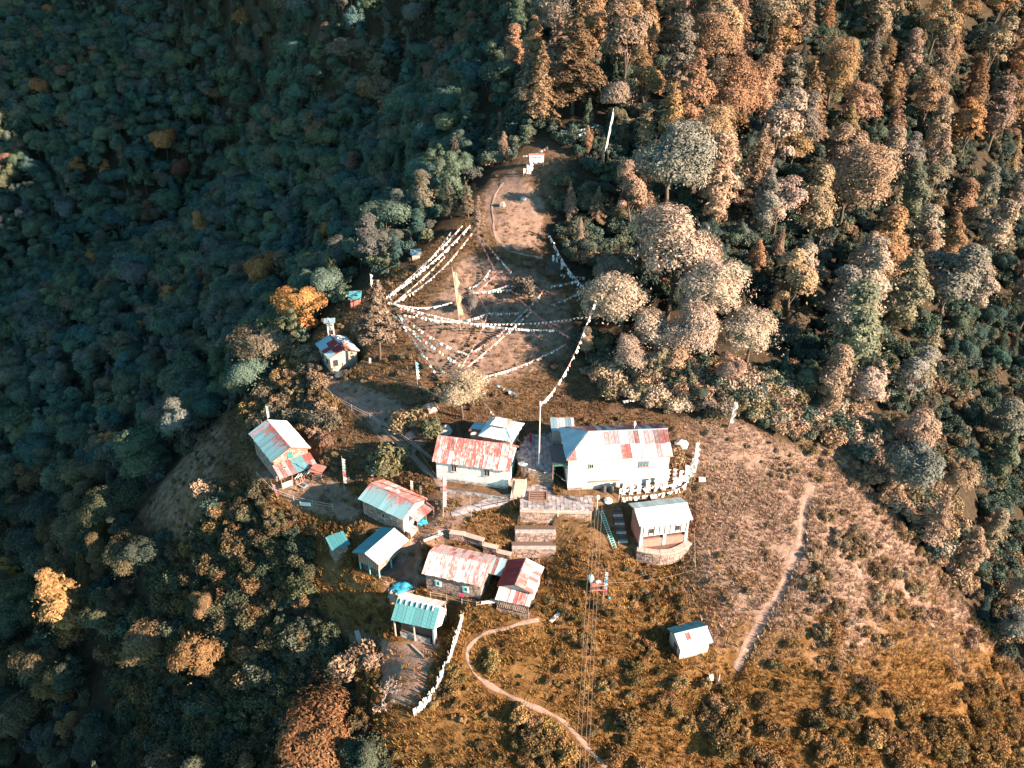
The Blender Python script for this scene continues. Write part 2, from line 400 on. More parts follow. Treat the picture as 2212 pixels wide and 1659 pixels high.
# a footpath bank on the right-hand slope: the ground right of this line stands about a metre higher
BANK = [(1760, 1035), (1742, 1110), (1738, 1180), (1692, 1290), (1640, 1372), (1600, 1450), (1562, 1540), (1515, 1659)]
bz = [-4, -5.5, -7, -10, -12, -13.5, -16, -18.5]
bank = np.array([tuple(atz(p[0], p[1], z))[:2] for p, z in zip(BANK, bz)])
def seg_dist(x, y, P):
    best = np.full(x.shape, 1e9); side = np.zeros(x.shape); tt = np.zeros(x.shape)
    for i in range(len(P) - 1):
        a, b = P[i], P[i + 1]; d = b - a; l2 = d @ d
        t = np.clip(((x - a[0]) * d[0] + (y - a[1]) * d[1]) / l2, 0, 1)
        ex, ey = x - a[0] - t * d[0], y - a[1] - t * d[1]
        r = np.hypot(ex, ey); sgn = np.sign(d[0] * ey - d[1] * ex)
        k = r < best; best = np.where(k, r, best); side = np.where(k, sgn, side); tt = np.where(k, (i + t) / (len(P) - 1), tt)
    return best, side, tt
near = (np.abs(xs - 30) < 40) & (np.abs(ys - 85) < 40)
dd, sg, tt = seg_dist(xs[near], ys[near], bank)
endf = np.clip(np.minimum(tt, 1 - tt) * 8, 0, 1)
lift = np.where(sg > 0, np.clip(dd / .7, 0, 1) * np.exp(-(dd / 9) ** 2) * .6, -0.25 * np.exp(-(dd / 1.0) ** 2)) * endf
zs[near] += lift
# terracing and knobbly relief
fb = np.array([noise.fractal(Vector((x * .09, y * .09, 0)), 1.0, 2.0, 4) for x, y in zip(xs, ys)])
fb2 = np.array([noise.fractal(Vector((x * .45, y * .45, 7)), 1.0, 2.0, 3) for x, y in zip(xs, ys)])
far = np.clip((np.hypot(xs, ys - 95) - 60) / 120, 0, 1)
zs += fb * (.45 + 2.2 * far) + fb2 * .13
gul = np.clip((xs - 34) / 25, 0, 1) * np.clip((ys - 118) / 35, 0, 1) * np.clip((330 - ys) / 60, 0, 1)
zs += gul * 5.5 * np.array([noise.noise(Vector((x * .035 + y * .012, y * .018, 4))) if g > 0 else 0 for x, y, g in zip(xs, ys, gul)])
for (px, py, hl, hw, yw, z) in PADS:
    a = R(yw); dx, dy = xs - px, ys - py
    u, v = dx * math.cos(a) + dy * math.sin(a), -dx * math.sin(a) + dy * math.cos(a)
    d = np.hypot(np.maximum(np.abs(u) - hl, 0), np.maximum(np.abs(v) - hw, 0))
    w = np.clip(1 - d / 2.6, 0, 1); w = w * w * (3 - 2 * w)
    zs = zs * (1 - w) + z * w
# ground under the two paved terraces
COURT = [atz(*Z1(*p), 2.0) for p in ((800, 250), (1003, 240), (1003, 530), (783, 500), (730, 395))]
TERR = [atz(*Z1(*p), -.6) for p in ((785, 618), (1003, 603), (1010, 700), (1292, 696), (1272, 818), (757, 803))]
for poly, z in ((COURT, 1.75), (TERR, -.85)):
    k = inpoly(xs, ys, [(p.x, p.y) for p in poly]); zs[k] = z
k = inpoly(xs, ys, [(p.x, p.y) for p in TERR]) ; zs[k] = -.85

PXg, PYg, FWg = proj(xs, ys, zs)
OPEN = [(1110, 345), (1140, 318), (1190, 300), (1225, 330), (1215, 390), (1190, 440), (1170, 500), (1205, 555), (1262, 640), (1240, 760), (1300, 840), (1450, 905), (1600, 905), (1700, 960), (1840, 960), (1880, 1060), (1990, 1180), (2080, 1290), (2212, 1470), (2700, 1750), (2700, 2300), (900, 2300), (820, 1700), (760, 1480), (690, 1300), (640, 1130), (540, 1060), (480, 1060), (400, 1180), (262, 1150), (470, 900), (560, 850), (660, 745), (740, 650), (850, 590), (1000, 480), (1060, 380)]
BARE = [[(262, 1150), (300, 1040), (480, 890), (500, 960), (470, 1060), (400, 1180)], [(690, 800), (860, 860), (930, 960), (860, 1000), (780, 900), (690, 850)],
        [(1050, 400), (1110, 370), (1180, 430), (1170, 540), (1080, 540), (1040, 460)], [(890, 1080), (985, 1060), (1060, 1080), (970, 1170), (880, 1170)], [(550, 1020), (680, 1000), (790, 1090), (780, 1130), (640, 1100)],
        [(800, 1170), (900, 1160), (930, 1260), (830, 1290)], [(1000, 545), (1160, 580), (1235, 650), (1240, 760), (1100, 830), (930, 820), (880, 720)], [(700, 1330), (860, 1390), (960, 1370), (900, 1530), (840, 1520), (800, 1430)]]
cover = np.zeros((len(xs), 4), np.float32); cover[:, 3] = 1
front = FWg > 5
isopen = front & inpoly(PXg, PYg, OPEN)
for i_, pl in enumerate(BARE): cover[front & inpoly(PXg, PYg, pl), 0] = .42 if i_ == 0 else .6 if i_ == 6 else .85
sl_ = np.where(isopen, np.clip((PXg - 1430) / 120, 0, 1) * np.clip((1560 + 160 * fb - PYg) / 330, 0, 1) * .72, 0)
cover[:, 0] = np.maximum(cover[:, 0], sl_)
cover[:, 1] = np.where(isopen, np.clip((PYg - 900) / 500, 0, 1), 0)
cover[:, 2] = np.where(isopen, 0, 1)
cv = cover.reshape(ny, nx, 4)
for it in range(5):   # soften the edges of the ground cover
    cv[1:-1, 1:-1] = (cv[1:-1, 1:-1] * 2 + cv[:-2, 1:-1] + cv[2:, 1:-1] + cv[1:-1, :-2] + cv[1:-1, 2:]) / 6
cover = cv.reshape(-1, 4)
idx = np.arange(nx * ny).reshape(ny, nx)
quads = np.stack([idx[:-1, :-1], idx[:-1, 1:], idx[1:, 1:], idx[1:, :-1]], -1).reshape(-1, 4)
gm = bpy.data.meshes.new('ground')
verts = np.stack([xs, ys, zs], -1)
gm.vertices.add(len(verts)); gm.vertices.foreach_set('co', verts.astype(np.float32).ravel())
gm.loops.add(quads.size); gm.loops.foreach_set('vertex_index', quads.astype(np.int32).ravel())
gm.polygons.add(len(quads)); gm.polygons.foreach_set('loop_start', np.arange(0, quads.size, 4, dtype=np.int32)); gm.polygons.foreach_set('loop_total', np.full(len(quads), 4, np.int32))
gm.update(calc_edges=True)
ca = gm.color_attributes.new('cover', 'FLOAT_COLOR', 'POINT'); ca.data.foreach_set('color', cover.ravel())
gm.polygons.foreach_set('use_smooth', np.ones(len(quads), bool))
gm.materials.append(M['ground'])
ground = link('ground', gm); tag(ground, 'steep mountain ridge with brown grass and dark forest floor', kind='structure')
bvh = BVHTree.FromPolygons([tuple(v) for v in verts], [tuple(q) for q in quads])

def gz(x, y):
    h = bvh.ray_cast(Vector((x, y, 900)), Vector((0, 0, -1)))[0]
    return h.z if h is not None else 0.0
def P(px, py, h=0.0):
    """the place on the ground (or h metres above it) seen at this pixel"""
    d = ray(px, py).normalized()
    q = bvh.ray_cast(CAM - Vector((0, 0, h)), d)[0]
    return q + Vector((0, 0, h)) if q is not None else CAM + d * 300
def above(bpx, bpy_, px, py):
    """a point straight-ish above the ground point (bpx,bpy) that is seen at (px,py): same distance from the camera"""
    b = P(bpx, bpy_); n = Vector((0, 1, 0)); d = ray(px, py)
    return CAM + d * ((b.y) / d.y)

PATHPTS = []
def drape(name, pix, width, mat, label, wob=.7):
    """a path lying 4 cm above the ground along these pixels"""
    c = [P(*p) for p in pix]; q = []
    for i in range(len(c) - 1):
        n = max(2, int((c[i + 1] - c[i]).length / .6))
        for k in range(n): q.append(c[i].lerp(c[i + 1], k / n))
    q.append(c[-1])
    for it in range(6): q = [q[0]] + [(q[i - 1] + q[i] * 2 + q[i + 1]) / 4 for i in range(1, len(q) - 1)] + [q[-1]]
    mb = MB(); rows = []; PATHPTS.extend((p.x, p.y, width * .5 + .25) for p in q)
    for i, p in enumerate(q):
        d = q[min(i + 1, len(q) - 1)] - q[max(i - 1, 0)]; d.z = 0; d.normalize(); s = Vector((d.y, -d.x, 0))
        w = width * (1 + wob * noise.noise(p * .35)) ; row = []
        for t in (-.5, -.25, 0, .25, .5):
            r = p + s * (t * w + .25 * noise.noise(p * .5 + Vector((9, t, 0)))); row.append((r.x, r.y, gz(r.x, r.y) + (.10 if abs(t) < .4 else .03)))
        rows.append(row)
    vs = [v for r in rows for v in r]; fs = []
    for i in range(len(rows) - 1):
        for k in range(4): fs.append((i * 5 + k, i * 5 + k + 1, i * 5 + k + 6, i * 5 + k + 5))
    mb.add(vs, fs); o = mb.build(name, mat); tag(o, label, kind='structure'); return o

drape('footpath', [(1164, 1339), (1107, 1351), (1050, 1368), (1016, 1385), (1001, 1408), (1007, 1436), (1030, 1465), (1078, 1493), (1135, 1519), (1192, 1541), (1221, 1561), (1262, 1610), (1310, 1658)], .62, M['path'], 'narrow pale footpath winding down through golden grass at the bottom')
drape('footpath', [(1752, 1048), (1734, 1115), (1728, 1180), (1682, 1288), (1630, 1370), (1590, 1448)], 1.3, M['path'], 'footpath running under the shadowed bank on the right slope')
drape('footpath', [(700, 840), (790, 885), (850, 945), (905, 1000), (960, 1060)], .85, M['path'], 'earth path from the upper stone hut down to the white hall')
drape('footpath', [(1085, 395), (1062, 440), (1068, 510), (1100, 545), (1172, 558)], .6, M['path'], 'worn path curving over the bare shoulder of the knoll')
drape('footpath', [(975, 1112), (1010, 1100), (1060, 1086), (1118, 1070)], 1.2, M['paving'], 'grey stone path below the white hall leading to the terrace')
0 and drape('footpath', [(1600, 1015), (1660, 1120), (1640, 1230), (1580, 1330)], .5, M['path'], 'faint trodden track on the bright slope right of the lodge')

# ------------------------------------------------------------------ building helpers
def frame4(o, x, y, z):
    m = Matrix.Identity(4)
    for i, a in enumerate((x, y, z)):
        m[0][i], m[1][i], m[2][i] = a[0], a[1], a[2]
    m[0][3], m[1][3], m[2][3] = o[0], o[1], o[2]
    return m
_sheet_cache = {}
def sheet_mesh(w, b0, b1, t0, t1, mat, waves=4, amp=.03):
    key = (round(w, 2), round(b0, 2), round(b1, 2), round(t0, 2), round(t1, 2), mat)
    if key in _sheet_cache: return _sheet_cache[key]
    n = waves * 3; V, F = [], []
    for i in range(n + 1):
        f = i / n; z = amp * math.cos(2 * math.pi * f * waves); x = (f - .5) * w
        V += [(x, b0 + (b1 - b0) * f, z), (x, t0 + (t1 - t0) * f, z)]
        if i: F.append((2 * i - 2, 2 * i, 2 * i + 1, 2 * i - 1))
    me = bpy.data.meshes.new('roof_sheet'); me.from_pydata(V, [], F); me.update(); me.materials.append(M[mat])
    _sheet_cache[key] = me; return me
def choose(pal, fx, fy):
    if callable(pal): return pal(fx, fy)
    if isinstance(pal, str): return pal
    ks = list(pal); return random.choices(ks, [pal[k] for k in ks])[0]
def slope(roof, o, xd, yd, Lx, Ly, pal, rows=2, sw=.85, top=None, bot=None, name='roof_sheet', lift=.05):
    """lays corrugated sheets one by one over a roof plane; o = lower left corner, xd along the eave, yd up the slope"""
    o, xd, yd = Vector(o), Vector(xd).normalized(), Vector(yd).normalized(); nd = xd.cross(yd).normalized()
    if nd.z < 0: nd = -nd
    n = max(2, round(Lx / sw)); w = Lx / n
    for i in range(n):
        f0, f1 = i / n, (i + 1) / n; fm = (f0 + f1) / 2
        tops = (top(f0), top(f1)) if top else (1, 1)
        cuts = [0] + [(k / rows) * random.uniform(.93, 1.05) for k in range(1, rows)] + [1.0]
        for j in range(rows):
            b, t = cuts[j], cuts[j + 1]
            if top:
                if b >= max(tops) - .02: continue
                tt = (min(t, tops[0]), min(t, tops[1])); bb = (min(b, tops[0]), min(b, tops[1]))
            else: tt, bb = (t, t), (b, b)
            ext = random.uniform(0, .10) if j == 0 else .06
            me = sheet_mesh(w * 1.04, bb[0] * Ly - ext, bb[1] * Ly - ext, tt[0] * Ly, tt[1] * Ly, choose(pal, fm, (b + t) / 2)) if top else \
                 sheet_mesh(w * 1.04, 0, 0, round((t - b) * Ly + ext, 1), round((t - b) * Ly + ext, 1), choose(pal, fm, (b + t) / 2))
            p = o + xd * (fm * Lx) + nd * (lift + .02 * (i % 2) + .012 * j)
            if not top: p = p + yd * (b * Ly - ext)
            link(name, me, roof, frame4(p, xd, yd, nd))
FACE = {'f': ((1, 0, 0), (0, -1, 0)), 'b': ((-1, 0, 0), (0, 1, 0)), 'l': ((0, -1, 0), (-1, 0, 0)), 'r': ((0, 1, 0), (1, 0, 0))}
def face4(face, off):
    x, n = FACE[face]; return frame4(Vector(n) * off, x, Vector(n) * 1.0, (0, 0, 1))
def stones(mb, m4, x0, x1, z0, z1, top=None, sw=.42, sh=.2, out=.05, skip=()):
    z = z0; row = 0
    while z < z1 - .05:
        hgt = sh * random.uniform(.8, 1.25); x = x0 - random.uniform(0, sw)
        while x < x1:
            w = sw * random.uniform(.55, 1.5); a, b = max(x, x0) + .012, min(x + w, x1) - .012; x += w
            zt = min(z + hgt, z1) - .012
            if b - a < .06 or zt - z < .04: continue
            if top and zt > top((a + b) / 2): continue
            if any(a < s[1] and b > s[0] and z < s[3] and zt > s[2] for s in skip): continue
            o = out * random.uniform(.25, 1.2); k = .02
            q = [(a, -.03, z), (b, -.03, z), (b, -.03, zt), (a, -.03, zt), (a + k, o, z + k), (b - k, o, z + k), (b - k, o, zt - k), (a + k, o, zt - k)]
            q = [m4 @ Vector(p) for p in q]
            mb.add(q, [(4, 5, 6, 7), (0, 1, 5, 4), (1, 2, 6, 5), (2, 3, 7, 6), (3, 0, 4, 7)])
        z += hgt; row += 1
def window(root, m4, x, z, w, h, frame='wood', pane='glass', surround=None, panes=2, name='window'):
    mb = MB(); t = .07
    if surround:
        s = .22; mb2 = MB().box(x - w / 2 - s, x + w / 2 + s, -.02, .075, z - s, z + h + s)
    mb.box(x - w / 2, x - w / 2 + t, 0, .12, z, z + h); mb.box(x + w / 2 - t, x + w / 2, 0, .12, z, z + h)
    mb.box(x - w / 2 + t, x + w / 2 - t, 0, .118, z, z + t); mb.box(x - w / 2 + t, x + w / 2 - t, 0, .118, z + h - t, z + h)
    for k in range(1, panes):
        xc = x - w / 2 + w * k / panes; mb.box(xc - t / 2, xc + t / 2, 0, .114, z + t, z + h - t)
    o = mb.build(name, M[frame], root, m4)
    if surround: mb2.build('surround', M[surround], o)
    for k in range(panes):
        a = x - w / 2 + w * k / panes + t * .6; b = x - w / 2 + w * (k + 1) / panes - t * .6
        MB().box(a, b, .0, .085, z + t * .8, z + h - t * .8).build('pane', M[pane], o)
    MB().box(x - w / 2 - .06, x + w / 2 + .06, .0, .2, z - .08, z).build('sill', M[frame], o)
    return o
def door(root, m4, x, z, w, h, mat='wood'):
    o = MB().box(x - w / 2, x + w / 2, 0, .1, z, z + h).build('door', M[mat], root, m4)
    for k in range(4):
        a = x - w / 2 + .05 + k * (w - .1) / 4; MB().box(a + .01, a + (w - .1) / 4 - .01, .09, .13, z + .05, z + h - .05).build('plank', M[mat], o)
    return o
def house(name, label, c, yaw, L, W, z0, h, r, wall='stone', ou=.4, ov=.45, front='galv', back='galv', rows=2, cat='house', base=1.2, sw=.85, hipl=0.0, ridge='galv', stonew=.42):
    root = empty(name, (c[0], c[1], z0), R(yaw), label, cat)
    l, w = L / 2, W / 2; wl_, ww = l - ou, w - ov
    hw = h + r * ov / w - .06                      # wall head under the sloping roof
    pent = [(-wl_, -ww, -base), (-wl_, ww, -base), (-wl_, ww, hw), (-wl_, 0, h + r - .1), (-wl_, -ww, hw)]
    mb = MB()
    if hipl: mb.box(-wl_, wl_, -ww, ww, -base, hw - .02); mb.prism([(-wl_ + hipl, -ww + .02, hw - .03), (-wl_ + hipl, ww - .02, hw - .03), (-wl_ + hipl, 0, h + r - .1)], (2 * wl_ - hipl - .01, 0, 0))
    else: mb.prism(pent, (2 * wl_, 0, 0))
    core = mb.build('wall', M['mortar'] if wall in ('stone', 'stone_gray') else M[wall], root)
    if wall in ('stone', 'stone_gray'):
        for fc, half, off in (('f', wl_, ww), ('b', wl_, ww), ('l', ww, wl_), ('r', ww, wl_)):
            sb = MB(); tp = None if fc in 'fb' else (lambda x: hw + (1 - abs(x) / ww) * (h + r - .15 - hw))
            stones(sb, face4(fc, off), -half, half, -base * .6, hw if fc in 'fb' else h + r, tp, sw=stonew)
            o = sb.build('stone_courses', M[wall], core); o['kind'] = 'stuff'
    sl = math.hypot(w, r)
    rb = MB()
    for s in (-1, 1):
        if hipl and True:
            rb.prism([(-l, s * w, h - .06), (l, s * w, h - .06), (l, 0, h + r - .06), (-l + hipl, 0, h + r - .06)], (0, 0, .05))
        else: rb.prism([(-l, s * w, h - .06), (l, s * w, h - .06), (l, 0, h + r - .06), (-l, 0, h + r - .06)], (0, 0, .05))
    if hipl: rb.prism([(-l, -w, h - .062), (-l, w, h - .062), (-l + hipl, 0, h + r - .062)], (0, 0, .05))
    roof = rb.build('roof', M['wood'], root)
    tf = (lambda f: min(1, f * L / hipl)) if hipl else None
    slope(roof, (-l, -w, h), (1, 0, 0), (0, w, r), L, sl, front, rows, sw, tf)
    slope(roof, (-l, w, h), (1, 0, 0), (0, -w, r), L, sl, back, rows, sw, tf)
    if hipl: slope(roof, (-l, -w, h), (0, 1, 0), (hipl, 0, r), W, math.hypot(hipl, r), 'galv', 1, sw, lambda f: 1 - abs(2 * f - 1))
    rx = -l + hipl
    n = max(2, round((l - rx) / 1.6))
    for i in range(n):
        a, b = rx + (l - rx) * i / n, rx + (l - rx) * (i + 1) / n + .05
        z = h + r + .075 + .012 * (i % 2); cp = MB()
        cp.add([(a, -.22, z - .22 * r / w), (b, -.22, z - .22 * r / w), (b, 0, z + .03), (a, 0, z + .03), (a, .22, z - .22 * r / w), (b, .22, z - .22 * r / w)], [(0, 1, 2, 3), (3, 2, 5, 4)])
        cp.build('ridge_cap', M[choose(ridge, i / n, 1)], roof)
    rf = MB()                                       # rafters that show under the eaves and gables
    for i in range(max(3, int(L / 1.4))):
        x = -l + .1 + (L - .2) * i / (max(3, int(L / 1.4)) - 1)
        if hipl and x < -l + hipl: continue
        for s in (-1, 1): MB().bar((x, s * (w - .02), h - .11), (x, 0, h + r - .11), .07, .1).build('rafter', M['wood'], roof)
    return root, dict(l=l, w=w, wl=wl_, ww=ww, h=h, r=r, hw=hw)

def posts(root, pts, mat='wood', r=.06, name='post'):
    for a, b in pts: MB().bar(a, b, r * 2).build(name, M[mat], root)

# ------------------------------------------------------------------ the large white hall with the hipped left end
def palA(fx, fy):
    if .40 < fx < .46: return 'worn' if fy > .5 else 'white_sheet'
    if .54 < fx < .60: return 'red' if fy < .5 else 'softrust'
    if fx < .10: return 'red' if fy < .5 else 'white_sheet'
    if .46 < fx and fy > .5: return random.choice(['softrust', 'worn', 'worn', 'rust'])
    if .6 < fx: return random.choice(['softrust', 'white_sheet', 'softrust', 'worn'])
    return random.choices(['white_sheet', 'softrust'], [5, 2])[0]
hallA, A = house('prayer_hall', 'largest white hall with long pale roof, hipped blue-grey left end and rust streaks', (16.24, 103.39), 3.8, 16.5, 9.27, 0, 5.83, 2.05, 'white', front=palA, back={'rust': 3, 'galv': 2, 'worn': 2}, hipl=3.95, ridge={'worn': 1, 'galv': 1}, rows=2, cat='hall', sw=.8)
f4 = face4('f', A['ww'])
window(hallA, f4, -4.3, 3.9, .75, .8, 'palewood')
window(hallA, f4, 3.9, 3.8, 1.5, 1.05, 'redpaint', 'paleglass', panes=3)
MB().box(-A['wl'], A['wl'], -A['ww'] - .06, -A['ww'] - .003, 5.45, 5.72).build('painted_band', M['redpaint'], hallA)
l4 = face4('l', A['wl'])
window(hallA, l4, 2.8, 3.3, 1.1, .9, 'teal', 'paleglass'); window(hallA, l4, -1.5, 3.3, 1.1, .9, 'teal', 'paleglass'); door(hallA, l4, .6, 2.0, 1.1, 2.1, 'redpaint')
pr = MB().prism([(-A['wl'] - 2.4, -3.7, 4.25), (-A['wl'] + .0, -3.7, 4.6), (-A['wl'] + .0, 1.6, 4.6), (-A['wl'] - 2.4, 1.6, 4.25)], (0, 0, .08)).build('porch_roof', M['slate'], hallA)
MB().box(-A['wl'] - 2.4, -A['wl'] - .02, -3.8, -3.705, 4.2, 4.42).build('fascia', M['green'], pr)
posts(hallA, [((-A['wl'] - 2.3, y, 1.6), (-A['wl'] - 2.3, y, 4.25)) for y in (-3.6, -1.0, 1.5)], 'wood')
fl = MB().tube((3.2, 1.0, 7.3), (3.2, 1.0, 8.9), .05).build('finial', M['lamp'], hallA); MB().blob((3.2, 1.0, 8.3), .22, .22, .4, 1, .1).build('finial_bulb', M['lamp'], fl)
sb = MB(); stones(sb, face4('f', A['ww'] + .0), -A['wl'], -A['wl'] + 2.3, -1.4, .3); o = sb.build('stone_courses', M['stone'], hallA); o['kind'] = 'stuff'

# ------------------------------------------------------------------ the white hall with the red roof
def palB(fx, fy):
    if fx > .5: return random.choices(['red', 'worn'], [2, 2])[0] if fy < .5 else 'red'
    return ('worn' if fx in () else random.choices(['red', 'worn', 'galv'], [3, 1, .5])[0]) if fy < .5 else random.choices(['red', 'rust'], [4, 1])[0]
hallB, Bd = house('white_hall', 'long low white hall with faded red corrugated roof and two small windows', (-5.68, 103.84), -12.8, 12.6, 7.0, -.5, 3.6, 2.6, 'white', ou=.45, front=palB, back={'red': 2, 'worn': 1}, ridge='red', rows=2, cat='hall', sw=.62)
f4 = face4('f', Bd['ww'])
window(hallB, f4, -2.9, 1.9, .95, 1.2, 'palewood'); window(hallB, f4, 2.5, 1.9, .95, 1.2, 'palewood')
sb = MB(); stones(sb, face4('f', Bd['ww'] + .05), -Bd['wl'], Bd['wl'], -1.3, .25, out=.06); o = sb.build('stone_plinth', M['stone_gray'], hallB); o['kind'] = 'stuff'
r4 = face4('r', Bd['wl']); door(hallB, r4, .3, .4, 1.0, 2.0, 'green'); MB().box(Bd['wl'] + .005, Bd['wl'] + 1.4, -2.6, -.2, -.1, .12).build('door_step', M['cream'], hallB)

# ------------------------------------------------------------------ pavilion with a two-tiered hipped roof behind the white hall
cq = Vector((-1.75, 109.0, 2.0))
pav = empty('pavilion', cq, R(-18.5), 'small pavilion with pale two-tiered hipped metal roof behind the white hall', 'pavilion')
MB().box(-2.3, 2.3, -2.3, 2.3, -1.2, 2.5).build('wall', M['cream'], pav)
l, w = 2.95, 2.95
rb = MB(); rb.add([(-l, -w, 2.35), (l, -w, 2.35), (l, w, 2.35), (-l, w, 2.35), (-1.1, -.9, 3.5), (1.1, -.9, 3.5), (1.1, .9, 3.5), (-1.1, .9, 3.5)], [(0, 1, 5, 4), (1, 2, 6, 5), (2, 3, 7, 6), (3, 0, 4, 7), (3, 2, 1, 0), (4, 5, 6, 7)])
proof = rb.build('roof', M['wood'], pav)
for o_, xd, inw, i0, i1 in (((-l, -w, 2.37), (1, 0, 0), (0, 1, 0), l, w), ((l, -w, 2.37), (0, 1, 0), (-1, 0, 0), w, l), ((l, w, 2.37), (-1, 0, 0), (0, -1, 0), l, w), ((-l, w, 2.37), (0, -1, 0), (1, 0, 0), w, l)):
    run = 2.05 if abs(xd[0]) else 1.85; Ly = math.hypot(run, 1.15); half = 2 * i0; e = 1.85 if abs(xd[0]) else 2.05
    slope(proof, o_, xd, (inw[0] * run, inw[1] * run, 1.15), half, Ly, {'galv': 3, 'white_sheet': 2}, 1, .75, lambda f, half=half, e=e: max(0, min(1, f * half / e, (1 - f) * half / e)))
MB().box(-1.05, 1.05, -.85, .85, 3.45, 3.85).build('lantern', M['cream'], pav)
up = MB().add([(-1.5, -1.25, 3.8), (1.5, -1.25, 3.8), (1.5, 1.25, 3.8), (-1.5, 1.25, 3.8), (-.9, 0, 4.6), (.9, 0, 4.6)], [(0, 1, 5, 4), (1, 2, 5), (2, 3, 4, 5), (3, 0, 4), (3, 2, 1, 0)]).build('upper_roof', M['wood'], pav)
slope(up, (-1.5, -1.25, 3.8), (1, 0, 0), (0, 1.25, .8), 3.0, 1.48, 'white_sheet', 1, .6, lambda f: min(1, f * 5, (1 - f) * 5)); slope(up, (-1.5, 1.25, 3.8), (1, 0, 0), (0, -1.25, .8), 3.0, 1.48, 'galv', 1, .6, lambda f: min(1, f * 5, (1 - f) * 5))
for a, b in (((-l, -w, 2.46), (-1.1, -.9, 3.6)), ((l, -w, 2.46), (1.1, -.9, 3.6)), ((l, w, 2.46), (1.1, .9, 3.6)), ((-l, w, 2.46), (-1.1, .9, 3.6))): MB().bar(a, b, .16, .05).build('hip_cap', M['galv'], proof)
lt = MB().prism([(-5.2, -1.6, 1.9), (-2.5, -1.6, 2.15), (-2.5, 1.2, 2.15), (-5.2, 1.2, 1.9)], (0, 0, .05)).build('side_roof', M['wood'], pav)
slope(lt, (-5.2, -1.6, 1.97), (0, 1, 0), (2.7, 0, .25), 2.8, 2.7, {'galv': 2, 'rust': 1}, 1, .7)
MB().box(-5.0, -2.31, -1.4, 1.0, -1.2, 1.88).build('side_wall', M['cream'], pav)
dr = MB(); n = 14
for k in range(n):
    a0, a1 = 6.283 * k / n, 6.283 * (k + 1) / n
    dr.add([(0, 0, 0), (.28 * math.cos(a0), .1, .28 * math.sin(a0)), (.28 * math.cos(a1), .1, .28 * math.sin(a1)), (.5 * math.cos(a0), .22, .5 * math.sin(a0)), (.5 * math.cos(a1), .22, .5 * math.sin(a1))], [(0, 1, 2), (1, 3, 4, 2)])
dish = empty('satellite_dish', atz(*Z1(418, 262), 4.15), R(180), 'white satellite dish on the low side roof left of the pavilion', 'satellite dish')
MB().tube((0, 0, -.3), (0, 0, .7), .035).build('mast', M['steel'], dish); d_ = dr.build('reflector', M['lamp'], dish); d_.location = (0, 0.0, .75); d_.rotation_euler = (R(-25), 0, R(20))
MB().bar((0, .1, .45), (0, .55, .8), .03).build('feed_arm', M['steel'], dish)

# ------------------------------------------------------------------ small sheds
def monoshed(name, label, c, yaw, L, W, z0, hf, hb, wall='palewood', pal='galv', base=1.0, over=.3, sw=.8, stuffstone=False, doorx=None, cat='shed', doorm='redpaint'):
    root = empty(name, (c[0], c[1], z0), R(yaw), label, cat); l, w = L / 2, W / 2
    wa = MB().prism([(-l, -w, -base), (-l, w, -base), (-l, w, hb - .07), (-l, -w, hf - .07)], (L, 0, 0)).build('wall', M['mortar'] if stuffstone else M[wall], root)
    if stuffstone:
        for fc, half, off, hh in (('f', l, w, hf), ('l', w, l, min(hf, hb)), ('r', w, l, min(hf, hb)), ('b', l, w, hb)):
            sb = MB(); stones(sb, face4(fc, off), -half, half, -base * .6, hh - .1, sw=.34, sh=.17); o = sb.build('stone_courses', M['stone'], wa); o['kind'] = 'stuff'
    else:
        n = int(L / .3)
        for i in range(n):
            a = -l + L * i / n; MB().box(a + .012, a + L / n - .012, -w - random.uniform(.02, .035), -w + .01, -.3, hf - .12).build('board', M[wall], wa)
    if doorx is not None: door(root, face4('f', w + .02), doorx, 0, .75, min(1.7, hf - .25), doorm)
    sl = math.hypot(W + 2 * over, (hb - hf) * (1 + 2 * over / W)); k = (hb - hf) / W
    rf = MB().prism([(-l - over, -w - over, hf - k * over - .03), (l + over, -w - over, hf - k * over - .03), (l + over, w + over, hb + k * over - .03), (-l - over, w + over, hb + k * over - .03)], (0, 0, .05)).build('roof', M['wood'], root)
    slope(rf, (-l - over, -w - over, hf - k * over + .02), (1, 0, 0), (0, 1, k), L + 2 * over, sl, pal, 1, sw)
    return root
sD = monoshed('storage_shed', 'small shed with pale flat roof between the pavilion and the large hall', (8.43, 110.3), 1, 3.3, 2.7, 2.0, 2.3, 2.75, 'steel', {'white_sheet': 3, 'galv': 1}, sw=.5, doorx=.8, doorm='steel')
p = atz(730, 1200, -7.5)
monoshed('stone_shed', 'tiny stone shed with teal sheet roof at the far left of the lower houses', (p.x, p.y + 1.0), 32, 2.3, 2.2, -7.9, 2.2, 2.7, 'stone', 'shade_teal_sheet', base=1.4, stuffstone=True, sw=.5)
q = P(768, 663); monoshed('outhouse', 'wooden outhouse with blue-grey roof beside the shaggy conifer', (q.x, q.y + .9), 4, 2.0, 1.7, q.z, 1.9, 2.5, 'redpaint', 'shade_teal_sheet', doorx=0.0)
q = P(577, 816); monoshed('outhouse', 'lone outhouse with red door and blue-grey roof at the forest edge', (q.x, q.y + .8), 12, 2.0, 1.7, q.z - .2, 2.0, 2.4, 'cream', 'shade_teal_sheet', doorx=.1)
q = P(899, 556); monoshed('outhouse', 'small hut with pale roof half hidden on the ridge edge behind the flag strings', (q.x, q.y), 5, 1.6, 1.5, q.z - .3, 1.3, 1.6, 'palewood', 'galv')

